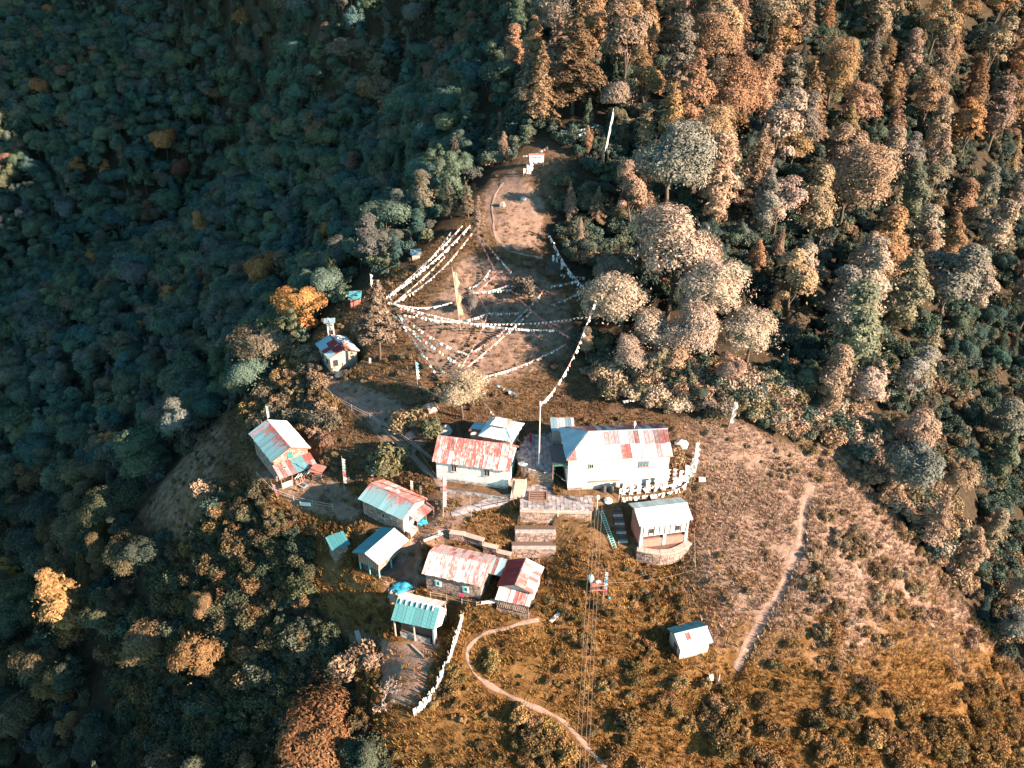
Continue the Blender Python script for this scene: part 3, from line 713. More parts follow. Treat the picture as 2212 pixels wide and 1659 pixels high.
# ------------------------------------------------------------------ two-storey lodge on its stone platform
lodge, E_ = house('lodge', 'two-storey white boarded lodge with bright metal roof on a stone platform', (22.36, 93.28), 10.7, 8.3, 5.33, -4.5, 4.44, 1.05, 'redpaint', ou=.55, ov=.6, front='white_sheet', back='galv', ridge='white_sheet', rows=1, cat='house')
f4 = face4('f', E_['ww']); wl_ = E_['wl']
MB().box(-wl_ - .12, wl_ + .12, -E_['ww'] - .3, -E_['ww'] - .005, 2.05, 4.55).build('upper_wall', M['white'], lodge)
f5 = face4('f', E_['ww'] + .3)
for i in range(9):
    x = -wl_ + .25 + (2 * wl_ - .5) * i / 8; MB().box(x - .06, x + .06, -.01, .05, 2.15, 3.75).build('batten', M['darkwood'], lodge, f5)
window(lodge, f5, -2.05, 2.75, .5, .65, 'darkwood', 'glass', panes=1); window(lodge, f5, 2.05, 2.75, .5, .65, 'darkwood', 'glass', panes=1)
for x in (-wl_ + .05, .1, wl_ - .05): MB().box(x - .22, x + .22, -E_['ww'] - .3, -E_['ww'] + .12, -.2, 2.06).build('pillar', M['white'], lodge)
MB().box(-wl_ + .2, wl_ - .2, -E_['ww'] - .02, -E_['ww'] + .04, 1.35, 2.0).build('opening_shade', M['darkwood'], lodge)  # dark sheet standing for the shade inside the open ground floor
MB().box(-wl_ + .27, wl_ - .27, -E_['ww'] - .22, -E_['ww'] - .05, -.2, 1.3).build('low_wall', M['redpaint'], lodge)
for i in range(12):
    z = .2 + i * .36; MB().box(-E_['ww'] + .02, E_['ww'] - .02, -.005, .05, z, z + .33).build('plank', M['wood'] if i > 5 else M['redpaint'], lodge, face4('l', wl_))
plat = empty('stone_platform', (22.36, 93.28, -4.5), R(10.7), 'rounded stone platform with pale top under the two-storey lodge', 'platform')
def arc(k, o=0): t = k / 8; return (-4.3 - o * .4 + (8.6 + o * .8) * t, -2.2 - 2.2 * math.sin(math.pi * (t * .8 + .1)) - o)
poly = [(x, y, -2.2) for x, y in (arc(k) for k in range(9))] + [(4.3, 1.8, -2.2), (-4.3, 1.8, -2.2)]
MB().prism(poly, (0, 0, 2.05)).build('fill', M['mortar'], plat)
sb = MB()
for k in range(8):
    (x0, y0), (x1, y1) = arc(k), arc(k + 1); ln = math.hypot(x1 - x0, y1 - y0); xd = Vector(((x1 - x0) / ln, (y1 - y0) / ln, 0)); nd = Vector((xd.y, -xd.x, 0))
    stones(sb, frame4((x0, y0, 0), xd, nd, (0, 0, 1)), 0, ln, -2.2, -.15, sw=.5, sh=.25, out=.07)
o = sb.build('stone_courses', M['stone'], plat); o['kind'] = 'stuff'
for k in range(8):
    (x0, y0), (x1, y1) = arc(k, .12), arc(k + 1, .12); (a0, b0), (a1, b1) = arc(k, -.9), arc(k + 1, -.9)
    MB().hexa([(x0, y0, -.15), (x1, y1, -.15), (a1, b1, -.15), (a0, b0, -.15), (x0, y0, .04 + .03 * (k % 2)), (x1, y1, .04 + .03 * (k % 2)), (a1, b1, .04 + .03 * (k % 2)), (a0, b0, .04 + .03 * (k % 2))]).build('coping', M['white'], plat)

# ------------------------------------------------------------------ lone hut on the lower right
def palF(fx, fy): return 'red' if .3 < fx < .5 and .3 < fy else 'white_sheet'
hutF, Fd = house('hut', 'small hut alone on the lower right slope, white roof with one red sheet', (24.77, 77.57), 16.6, 5.0, 4.0, -11.5, 2.33, 1.0, 'palewood', front=palF, back='shade_teal_sheet', ridge='galv', rows=2, base=1.0, sw=.75, ou=.3)
door(hutF, face4('l', Fd['wl']), .3, -.1, .8, 1.7, 'darkwood')
n = 14
for i in range(n):
    a = -Fd['wl'] + 2 * Fd['wl'] * i / n; MB().box(a + .012, a + 2 * Fd['wl'] / n - .012, -.01, random.uniform(.03, .05), -.5, 2.25 - random.uniform(0, .1)).build('board', M['white'], hutF, face4('f', Fd['ww']))

# ------------------------------------------------------------------ stone house with two framed windows, and the red house beside it
hG, G = house('stone_house', 'stone house with worn red and grey roof and two white-framed windows', (-7.63, 86.06), -16.5, 9.1, 6.5, -7.0, 3.0, 1.41, 'stone', front={'worn': 5, 'softrust': 1}, back={'worn': 4, 'rust': 1}, ridge='worn', rows=2, sw=.55)
f4 = face4('f', G['ww'] + .02)
window(hG, f4, -2.3, 1.0, .55, .8, 'teal', 'paleglass', 'white', 1); window(hG, f4, 1.9, 1.0, .55, .8, 'teal', 'paleglass', 'white', 1)
door(hG, face4('r', G['wl'] + .03), -.6, 0, .9, 1.8, 'darkwood')
hH, Hd = house('red_roofed_house', 'small house with dark red left roof slope and sunlit striped right slope', (1.25, 84.24), 73.2, 5.6, 5.3, -7.5, 2.9, 1.0, 'palewood', ou=.35, front={'white_sheet': 2, 'red': 1.3}, back='dkred', ridge='red', rows=2, sw=.7)
l4 = face4('l', Hd['wl'])
aw = MB().prism([(-Hd['l'] - 1.6, -2.6, 1.95), (-Hd['l'] - 1.6, 2.4, 1.95), (-Hd['l'] + .5, 2.4, 2.55), (-Hd['l'] + .5, -2.6, 2.55)], (0, 0, .05)).build('awning', M['wood'], hH)
slope(aw, (-Hd['l'] - 1.6, 2.4, 2.02), (0, -1, 0), (2.1, 0, .6), 5.0, 2.18, {'white_sheet': 2, 'worn': 1, 'red': 1}, 1, .6)
posts(hH, [((-Hd['l'] - 1.4, y, -.8), (-Hd['l'] - 1.4, y, 1.95)) for y in (-2.3, 0, 2.2)], 'wood')
for i in range(16):
    y = -2.4 + i * .3; MB().bar((-Hd['l'] - 1.4, y, .4), (-Hd['l'] - 1.4, y + .35, 1.8), .08, .04).build('slat', M['palewood'], hH)
sb = MB(); stones(sb, frame4((-Hd['l'] - 1.55, 0, 0), (0, -1, 0), (-1, 0, 0), (0, 0, 1)), -2.4, 2.5, -1.4, .35); o = sb.build('stone_courses', M['stone'], hH); o['kind'] = 'stuff'
MB().box(-Hd['l'] - 1.5, -Hd['l'] + .4, -2.45, 2.35, -1.4, .1).build('plinth', M['mortar'], hH)
for i in range(14):
    a = -Hd['wl'] + 2 * Hd['wl'] * i / 14; MB().box(a + .012, a + 2 * Hd['wl'] / 14 - .012, -.01, random.uniform(.03, .05), -.8, Hd['hw'] - .1).build('board', M['white'], hH, face4('f', Hd['ww']))
lk = empty('lean_to_roof', (-2.35, 86.6, -7.2), R(-16.5), 'low patched sheet roof bridging the stone house and the red-roofed house', 'roof')
dk = MB().prism([(-1.3, -1.6, 2.2), (1.3, -1.6, 2.2), (1.3, 1.4, 2.75), (-1.3, 1.4, 2.75)], (0, 0, .05)).build('deck', M['wood'], lk)
slope(dk, (-1.3, -1.6, 2.27), (1, 0, 0), (0, 3, .55), 2.6, 3.05, lambda a, b: 'rust' if .4 < a < .7 else 'galv', 1, .5)
posts(lk, [((x, y, -.3), (x, y, 2.2 + (y + 1.6) * .18)) for x in (-1.2, 1.2) for y in (-1.5, 1.3)], 'darkwood')

# ------------------------------------------------------------------ shed on stilts, teal left slope
hI, Id = house('stilt_shed', 'shed on teal stilts with teal left roof slope and white right slope', (-19.74, 90.27), 57.8, 6.7, 5.37, -7.5, 3.3, 1.0, 'wood', ou=.5, ov=.75, front='white_sheet', back='shade_teal_sheet', ridge='white_sheet', rows=1, base=-1.5, sw=.9, cat='shed')
for i in range(11):
    x = -Id['ww'] + .05 + i * (2 * Id['ww'] - .1) / 10; MB().bar((x, .03, 1.6), (x + .25, .03, 3.4 - abs(x) * .25), .09, .05).build('slat', M['palewood'], hI, face4('l', Id['wl']))
sb = MB(); stones(sb, face4('f', Id['ww']), -Id['wl'], Id['wl'], 1.6, 2.9, sw=.35); o = sb.build('stacked_wood', M['stone'], hI); o['kind'] = 'stuff'
for x in (-Id['wl'] + .1, 0, Id['wl'] - .1):
    for y in (-Id['ww'] + .1, Id['ww'] - .1): MB().bar((x, y, -1.6), (x, y, 1.52), .16).build('stilt', M['teal'], hI)
MB().bar((-Id['wl'] + .1, 0, -1.6), (-Id['wl'] + .1, 0, 1.52), .16).build('stilt', M['teal'], hI)
MB().box(-Id['wl'] + .3, Id['wl'] - .3, -Id['ww'] + .35, Id['ww'] - .35, -1.5, 1.49).build('under_wall', M['slate'], hI)

# ------------------------------------------------------------------ open shed with teal-white roof, lowest house
hK, Kd = house('open_shed', 'lowest open-sided shed with pale teal striped roof above the picket fence', (-12.9, 79.6), -16.1, 6.3, 5.2, -10.0, 3.4, 1.7, 'darkwood', ou=.9, ov=1.0, front='shade_teal_sheet', back='white_sheet', ridge='white_sheet', rows=1, base=.6, sw=.6, cat='shed')
posts(hK, [((x, y, -1.2), (x, y, 3.4)) for x in (-Kd['l'] + .25, 0, Kd['l'] - .25) for y in (-Kd['w'] + .3, Kd['w'] - .3)], 'palewood', .08)
MB().box(Kd['l'] - .5, Kd['l'] - .3, -Kd['w'] + .4, -Kd['w'] + 1.4, -1.2, 2.9).build('side_panel', M['white'], hK)
slR = MB().prism([(Kd['l'] - .02, -Kd['w'], 3.45), (Kd['l'] + .75, -Kd['w'] + .9, 3.5), (Kd['l'] + .85, .1, 4.75), (Kd['l'] - .02, 0, 5.12)], (0, 0, .06)).build('gable_sheet', M['white_sheet'], hK)
for i in range(7):
    x = -Kd['l'] + .6 + i * .8; MB().bar((x, -.15, 5.2), (x, -.75, 4.83), .16, .1).build('roof_cleat', M['white'], hK)
sb = MB(); stones(sb, face4('f', Kd['ww'] + .5), -Kd['wl'], Kd['wl'], -1.2, .9, out=.12); o = sb.build('stone_courses', M['stone_gray'], hK); o['kind'] = 'stuff'
MB().box(-Kd['wl'], Kd['wl'], -Kd['ww'] - .48, -Kd['ww'], -1.3, .85).build('low_wall', M['mortar'], hK)

# ------------------------------------------------------------------ left house with patched lean-to porch
def palL(fx, fy): return random.choices(['worn', 'rust', 'galv'], [3, 2, 1])[0] if fx < .16 else 'shadeteal_rust'
hL, Ld = house('stone_house', 'leftmost stone house with blue-grey roof, rusty red ridge and patched lean-to porch', (-40.0, 112.58), -54, 10.5, 6.9, -4.5, 4.19, 1.54, 'stone', front=palL, back={'galv': 2, 'softrust': 2, 'white_sheet': 2}, ridge='red', rows=1, sw=.8, ou=.5)
r4 = face4('r', Ld['wl'] + .02)
window(hL, r4, -.15, 3.6, .9, .9, 'green', 'paleglass', panes=2)
lean = MB().prism([(Ld['wl'] + .05, -3.3, 3.1), (Ld['wl'] + .05, 3.3, 3.1), (Ld['wl'] + 2.9, 3.3, 2.1), (Ld['wl'] + 2.9, -3.3, 2.1)], (0, 0, .05)).build('porch_roof', M['wood'], hL)
slope(lean, (Ld['wl'] + 2.9, -3.3, 2.17), (0, 1, 0), (-2.85, 0, 1.0), 6.6, 3.02, lambda a, b: 'paleteal' if .42 < a < .8 else random.choice(['rust', 'rust', 'worn']), 2, .7)
window(hL, Matrix.Identity(4) @ frame4((Ld['wl'] + 1.4, -1.7, 2.68), (0, 1, 0), (.33, 0, .94), (-.94, 0, .33)), 0, 0, .6, .5, 'palewood', 'glass', panes=1, name='skylight')
posts(hL, [((Ld['wl'] + 2.75, y, -.3), (Ld['wl'] + 2.75, y, 2.1)) for y in (-3.1, -1.2, .9, 3.1)], 'wood')
for i in range(7):
    MB().bar((Ld['wl'] + 2.72, -3.0, .0 + i * .16), (Ld['wl'] + 2.72, -1.3, .0 + i * .16), .05, .13).build('plank', M['palewood'], hL)
for i in range(6):
    MB().bar((Ld['wl'] + 2.82, -.9 + i * .55, 1.0), (Ld['wl'] + 2.82, .0 + i * .55, 1.75), .04, .1).build('slat', M['whitepole'], hL)
ORDW = ['first', 'second', 'third', 'fourth', 'fifth', 'sixth', 'seventh', 'eighth', 'ninth', 'tenth', 'eleventh', 'twelfth', 'thirteenth', 'fourteenth', 'fifteenth', 'sixteenth', 'seventeenth', 'eighteenth', 'nineteenth', 'twentieth', 'twenty-first', 'twenty-second']
for i in range(22):
    y = -.9 + i * .19 + random.uniform(-.05, .05)
    o = MB().tube((0, 0, -.1), (random.uniform(-.5, -.2), random.uniform(-.2, .2), random.uniform(.75, 1.2)), .07, .05, 6).build('log', M['redpaint'] if i % 3 else M['wood'])
    o.matrix_world = hL.matrix_basis @ Matrix.Translation((Ld['wl'] + 3.35, y, 0)); tag(o, '%s split log leaning on the leftmost house porch, counted from the dark doorway' % ORDW[i], 'log', 'logs leaning on the porch')

# ------------------------------------------------------------------ stone house with red ridge and bright gable
def palM(fx, fy): return random.choices(['shadeteal_rust', 'rust'], [6, 1])[0]
hM, Md = house('stone_house', 'stone house with teal front roof slope, orange-red back slope and bright white gable', (-18.53, 97.37), -33.8, 9.0, 6.0, -4.0, 3.1, 1.16, 'stone', front=palM, back={'red': 4, 'worn': 1}, ridge='red', rows=1, sw=.8)
MB().prism([(Md['wl'] + .055, -Md['ww'], -.9), (Md['wl'] + .055, Md['ww'], -.9), (Md['wl'] + .055, Md['ww'], Md['hw']), (Md['wl'] + .055, 0, 4.1), (Md['wl'] + .055, -Md['ww'], Md['hw'])], (.05, 0, 0)).build('gable_plaster', M['white'], hM)
window(hM, face4('f', Md['ww'] + .03), .2, 1.25, .6, .85, 'palewood', 'glass', panes=1)
r4 = face4('r', Md['wl'] + .11); door(hM, r4, .3, 0, .9, 1.8, 'darkwood')
pm = MB().prism([(Md['wl'] + .12, -1.2, 2.5), (Md['wl'] + .12, 2.9, 2.5), (Md['wl'] + 1.7, 2.9, 1.95), (Md['wl'] + 1.7, -1.2, 1.95)], (0, 0, .05)).build('porch_roof', M['wood'], hM)
slope(pm, (Md['wl'] + 1.7, -1.2, 2.0), (0, 1, 0), (-1.58, 0, .55), 4.1, 1.67, {'rust': 1, 'worn': 1}, 1, .6)
posts(hM, [((Md['wl'] + 1.6, y, -.3), (Md['wl'] + 1.6, y, 1.95)) for y in (-1.1, .9, 2.8)], 'wood')
MB().box(Md['wl'] + .12, Md['wl'] + 1.3, -2.4, -.7, -.3, .45).build('bench', M['palewood'], hM)

# ------------------------------------------------------------------ upper stone hut
hN, Nd = house('stone_hut', 'upper left stone hut with pale roof and dark red patch along the ridge', (-34.09, 136.82), -58.6, 7.4, 6.3, 2.0, 3.27, 1.11, 'cream', front=lambda a, b: 'dkred' if b > .5 and a > .25 or (a > .45 and a < .7) else 'galv', back=lambda a, b: 'rust' if b > .6 and a > .5 else random.choice(['white_sheet', 'galv']), ridge='dkred', rows=2, sw=.75, ou=.55)
r4 = face4('r', Nd['wl'])
window(hN, r4, -1.7, 1.2, .9, 1.2, 'darkwood', 'glass', panes=2)
f4 = face4('f', Nd['ww']); window(hN, f4, -1.0, 1.3, .6, .8, 'darkwood', 'glass', panes=1); window(hN, f4, 1.4, 1.3, .6, .8, 'darkwood', 'glass', panes=1)
sb = MB(); stones(sb, r4, -Nd['ww'], Nd['ww'], -.9, .35, out=.09); stones(sb, f4, -Nd['wl'], Nd['wl'], -.9, .5, out=.09); o = sb.build('stone_plinth', M['stone_gray'], hN); o['kind'] = 'stuff'
for s, x in ((1, .4), (-1, 1.0)): MB().bar((x, s * .1, 4.45), (x + .2, s * .9, 4.25), .07).build('roof_batten', M['whitepole'], hN)
# roofed shelter on two posts behind it
q = P(716, 724); sh = empty('roofed_shelter', q, R(8), 'tiny blue-grey roof on two white posts behind the upper hut', 'shelter')
posts(sh, [((x, 0, -.3), (x, 0, 3.1)) for x in (-.55, .55)], 'whitepole', .1); dk = MB().prism([(-1.1, -.8, 3.0), (1.1, -.8, 3.0), (1.1, .8, 3.3), (-1.1, .8, 3.3)], (0, 0, .05)).build('roof', M['wood'], sh); slope(dk, (-1.1, -.8, 3.07), (1, 0, 0), (0, 1.6, .3), 2.2, 1.63, 'galv', 1, .55)
MB().box(-.4, .4, -.05, .05, 1.2, 2.6).build('bell_frame', M['palewood'], sh)

# ------------------------------------------------------------------ terraces, walls, steps
def terrace(name, label, poly, z, walls, depth, mat='stone', pav='paving', inset=()):
    c = sum((p for p in poly), Vector()) / len(poly); root = empty(name, (c.x, c.y, z), 0, label, 'terrace')
    lp = [(p.x - c.x, p.y - c.y, -depth) for p in poly]
    MB().prism(lp, (0, 0, depth - .05)).build('fill', M['mortar'], root)
    for i in walls:
        a, b = Vector(lp[i]), Vector(lp[(i + 1) % len(lp)]); ln = (b - a).length; xd = (b - a) / ln; nd = Vector((xd.y, -xd.x, 0))
        if (a + b).dot(nd) < 0: nd = -nd
        sb = MB(); stones(sb, frame4((a.x, a.y, 0), xd, nd, (0, 0, 1)), 0, ln, -depth, -.05, sw=.5, sh=.24, out=.09); o = sb.build('stone_courses', M[mat], root); o['kind'] = 'stuff'
    xs_, ys_ = [p[0] for p in lp], [p[1] for p in lp]; pb = MB(); st = .62; x = min(xs_)
    while x < max(xs_):
        y = min(ys_)
        while y < max(ys_):
            k = st * random.uniform(.75, 1.25); cx, cy = x + st / 2, y + k / 2
            if inpoly(cx, cy, [(p[0], p[1]) for p in lp]):
                hz = random.uniform(-.02, .05); j = lambda: random.uniform(-.06, .06)
                v = [(x + .02 + j(), y + .02 + j()), (x + st - .02 + j(), y + .02 + j()), (x + st - .02 + j(), y + k - .02 + j()), (x + .02 + j(), y + k - .02 + j())]
                pb.add([(a, b, -.06) for a, b in v] + [(a, b, hz) for a, b in v], [(4, 5, 6, 7), (0, 1, 5, 4), (1, 2, 6, 5), (2, 3, 7, 6), (3, 0, 4, 7)])
            y += k
        x += st
    o = pb.build('flagstones', M[pav], root); o['kind'] = 'stuff'
    return root, c
court, cc = terrace('courtyard', 'grey paved courtyard between the two white halls', COURT, 2.0, (2, 3), 3.2)
terr, tc_ = terrace('paved_terrace', 'lower paved terrace with stone front wall below the courtyard', TERR, -.6, (3, 4, 5), 2.9)
lo = MB(); a, b = TERR[5], TERR[4]
for i in range(9):
    p0, p1 = a.lerp(b, i / 9), a.lerp(b, (i + 1) / 9); o = MB().bar(p0 - Vector((tc_.x, tc_.y, -.6)) + Vector((0, -.06, .02)), p1 - Vector((tc_.x, tc_.y, -.6)) + Vector((0, -.06, .02 + .01 * (i % 2))), .55, .2).build('edging_slab', M['cream'], terr)
pc = atz(*Z1(888, 705), -.6); pit = empty('fire_pit', (pc.x, pc.y, -.6), R(-3), 'dark rectangular pit with wooden edges on the lower terrace', 'pit')
MB().box(-1.25, 1.25, -.95, .95, .06, .1).build('pit_floor', M['pit'], pit)
for x0, x1, y0, y1 in ((-1.45, 1.45, -1.15, -.95), (-1.45, 1.45, .95, 1.15), (-1.45, -1.25, -.95, .95), (1.25, 1.45, -.95, .95)): MB().box(x0, x1, y0, y1, 0, .3).build('edge_beam', M['wood'], pit)
for y in (-.5, .05, .55): MB().bar((-1.2, y, .17), (1.2, y + .05, .17), .22, .08).build('plank', M['wood'], pit)
t0, t1 = atz(*Z1(757, 590), 1.7), atz(*Z1(733, 712), -1.0)
st = empty('stairs', (t1.x, t1.y, -1.0), 0, 'flight of reddish stone steps between the white hall and the lower terrace', 'stairs')
for i in range(8):
    f = i / 7; p = t1.lerp(t0, f) - Vector((t1.x, t1.y, -1.0)); MB().box(p.x - .8, p.x + .8, p.y - .3, p.y + .5, p.z - .9, p.z).build('step', M['cream'], st)
d_ = t0 - t1
for s in (-.92, .92): MB().hexa([(s - .1, -.4, -.9), (s + .1, -.4, -.9), (s + .1 + d_.x, d_.y + .4, d_.z - 1), (s - .1 + d_.x, d_.y + .4, d_.z - 1), (s - .1, -.4, .12), (s + .1, -.4, .12), (s + .1 + d_.x, d_.y + .4, d_.z + .15), (s - .1 + d_.x, d_.y + .4, d_.z + .15)]).build('side_kerb', M['cream'], st)
t0, t1 = P(*Z1(1460, 800)), P(*Z1(1505, 1030))
st = empty('stairs', t1, 0, 'dark stone steps running down beside the two-storey lodge', 'stairs')
for i in range(12):
    f = i / 11; p = t1.lerp(t0, f) - t1; MB().box(p.x - .75, p.x + .75, p.y - .25, p.y + .35, p.z - .6, p.z + .18).build('step', M['slate'] if i % 3 else M['stone_gray'], st)
t0, t1 = P(*Z1(1345, 805), .35), P(*Z1(1448, 1080), .25)
ld = empty('ladder', t1, 0, 'long pale green ladder lying on the slope beside the dark steps', 'ladder'); d_ = t0 - t1; sd_ = Vector((d_.y, -d_.x, 0)).normalized() * .28
for s in (-1, 1): MB().bar(sd_ * s, d_ + sd_ * s, .08, .06).build('rail', M['teal'], ld)
for i in range(17): c_ = d_ * ((i + .5) / 17); MB().bar(c_ - sd_, c_ + sd_, .06).build('rung', M['teal'], ld)

def stonewall(name, label, pix, h, th=.5, mat='stone', cope=None, cat='wall', base=.6, sw=.5):
    pt = [P(*q) for q in pix]; root = empty(name, pt[0], 0, label, cat); core = MB(); sb = MB()
    for i in range(len(pt) - 1):
        a, b = pt[i] - pt[0], pt[i + 1] - pt[0]; hx = Vector((b.x - a.x, b.y - a.y, 0)); ln = hx.length; xd = hx / ln; nd = Vector((xd.y, -xd.x, 0)); 
        if nd.y > 0: nd = -nd
        n = max(1, int(ln / 2)); 
        for k in range(n):
            p, q = a.lerp(b, k / n), a.lerp(b, (k + 1) / n); zt = max(gz(pt[0].x + p.x, pt[0].y + p.y), gz(pt[0].x + q.x, pt[0].y + q.y)) - pt[0].z + h; zb = zt - h - base
            hn = nd * th / 2
            core.hexa([(*(p + hn).xy, zb), (*(q + hn).xy, zb), (*(q - hn).xy, zb), (*(p - hn).xy, zb), (*(p + hn).xy, zt), (*(q + hn).xy, zt), (*(q - hn).xy, zt), (*(p - hn).xy, zt)])
            L2 = (q - p).xy.length
            for sgn in (1, -1): stones(sb, frame4((p + hn * sgn).xy.to_tuple() + (0,), xd, nd * sgn, (0, 0, 1)), 0, L2, zb + base * .4, zt, sw=sw, sh=.24, out=.07)
            if cope: MB().hexa([(*(p + hn * 1.3).xy, zt), (*(q + hn * 1.3).xy, zt), (*(q - hn * 1.3).xy, zt), (*(p - hn * 1.3).xy, zt), (*(p + hn * 1.3).xy, zt + .12), (*(q + hn * 1.3).xy, zt + .12), (*(q - hn * 1.3).xy, zt + .12), (*(p - hn * 1.3).xy, zt + .12)]).build('coping', M[cope], root)
    core.build('core', M['mortar'], root); o = sb.build('stone_courses', M[mat], root); o['kind'] = 'stuff'; return root
def pen(label, z, px0, px1, pyt, pyb):
    a, b = atz(px0, pyb, z), atz(px1, pyb, z); xd = (b - a).normalized(); nd = Vector((xd.y, -xd.x, 0)); dep = 1.6
    root = empty('stone_pen', a, 0, label, 'wall'); sb = MB(); ln = (b - a).length
    stones(sb, frame4((0, 0, 0), xd, nd, (0, 0, 1)), 0, ln, -.4, 2.0, sw=.6, sh=.28, out=.12)
    for o_, x_, n_ in (((0, 0, 0), -nd, -xd), (xd * ln, -nd, xd)): stones(sb, frame4(o_, x_, n_, (0, 0, 1)), 0, dep, -.4, 2.0, sw=.6, sh=.28, out=.1)
    MB().hexa([Vector((0, 0, -.6)), xd * ln + Vector((0, 0, -.6)), xd * ln - nd * dep + Vector((0, 0, -.6)), -nd * dep + Vector((0, 0, -.6)), Vector((0, 0, 2)), xd * ln + Vector((0, 0, 2)), xd * ln - nd * dep + Vector((0, 0, 2)), -nd * dep + Vector((0, 0, 2))]).build('fill', M['mortar'], root)
    for i in range(6): MB().hexa([xd * ln * (i / 6) + nd * .08 + Vector((0, 0, 2)), xd * ln * ((i + 1) / 6) + nd * .08 + Vector((0, 0, 2)), xd * ln * ((i + 1) / 6) - nd * .5 + Vector((0, 0, 2)), xd * ln * (i / 6) - nd * .5 + Vector((0, 0, 2)), xd * ln * (i / 6) + nd * .08 + Vector((0, 0, 2.14)), xd * ln * ((i + 1) / 6) + nd * .08 + Vector((0, 0, 2.14)), xd * ln * ((i + 1) / 6) - nd * .5 + Vector((0, 0, 2.14)), xd * ln * (i / 6) - nd * .5 + Vector((0, 0, 2.14))]).build('cap_stone', M['stone_gray'], root)
    o = sb.build('stone_courses', M['stone'], root); o['kind'] = 'stuff'
pen('upper tier of the square stone pen in the middle of the village slope', -5.0, 1113, 1199, 1143, 1172); pen('lower tier of the square stone pen above the red-roofed house', -6.7, 1106, 1199, 1175, 1207)
stonewall('retaining_wall', 'pale curving stone wall topped with bright slabs above the stone house', [(972, 1158), (1005, 1164), (1045, 1185), (1075, 1200), (1104, 1216)], .8, .7, 'stone', 'cream')
stonewall('field_wall', 'short stone wall below the white hall leading to the stairs', [(952, 1058), (1020, 1066), (1095, 1078)], .5, .5, 'stone_gray')

# ------------------------------------------------------------------ vegetation: prototypes
def quads_mesh(name, V, F4, mats, midx=None):
    me = bpy.data.meshes.new(name); n = len(F4)
    me.vertices.add(len(V)); me.vertices.foreach_set('co', np.asarray(V, np.float32).ravel())
    me.loops.add(n * 4); me.loops.foreach_set('vertex_index', np.asarray(F4, np.int32).ravel())
    me.polygons.add(n); me.polygons.foreach_set('loop_start', np.arange(0, n * 4, 4, dtype=np.int32)); me.polygons.foreach_set('loop_total', np.full(n, 4, np.int32))
    for m in mats: me.materials.append(m)
    if midx is not None: me.polygons.foreach_set('material_index', np.asarray(midx, np.int32))
    me.update(calc_edges=True); return me
def leaves(C, Nrm, size, g, elong=2.0):
    """one diamond-shaped leaf cluster per centre"""
    n = len(C)
    Nrm = Nrm / (np.linalg.norm(Nrm, axis=1, keepdims=True) + 1e-9)
    a = np.cross(Nrm, g.normal(size=(n, 3))); a /= (np.linalg.norm(a, axis=1, keepdims=True) + 1e-9)
    b = np.cross(Nrm, a); s = (size * g.uniform(.65, 1.35, n))[:, None]
    V = np.stack([C - a * s * .5 * elong, C + b * s * .42 - Nrm * s * .08, C + a * s * .5 * elong, C - b * s * .42 - Nrm * s * .08], 1).reshape(-1, 3)
    return V, np.arange(4 * n).reshape(n, 4)
def tube_np(path, rad, n=6):
    mb = MB()
    for i in range(len(path) - 1):
        a, b = Vector(path[i]), Vector(path[i + 1]); d = (b - a).normalized(); x = d.orthogonal().normalized(); y = d.cross(x)
        vs = [c + (x * math.cos(2 * math.pi * k / n) + y * math.sin(2 * math.pi * k / n)) * r for c, r in ((a, rad[i]), (b, rad[i + 1])) for k in range(n)]
        mb.add(vs, [(k, (k + 1) % n, n + (k + 1) % n, n + k) for k in range(n)])
    return np.array(mb.v), np.array(mb.f)
def join(parts):
    V, F, o = [], [], 0
    for v, f in parts: V.append(v); F.append(f + o); o += len(v)
    return np.concatenate(V), np.concatenate(F)

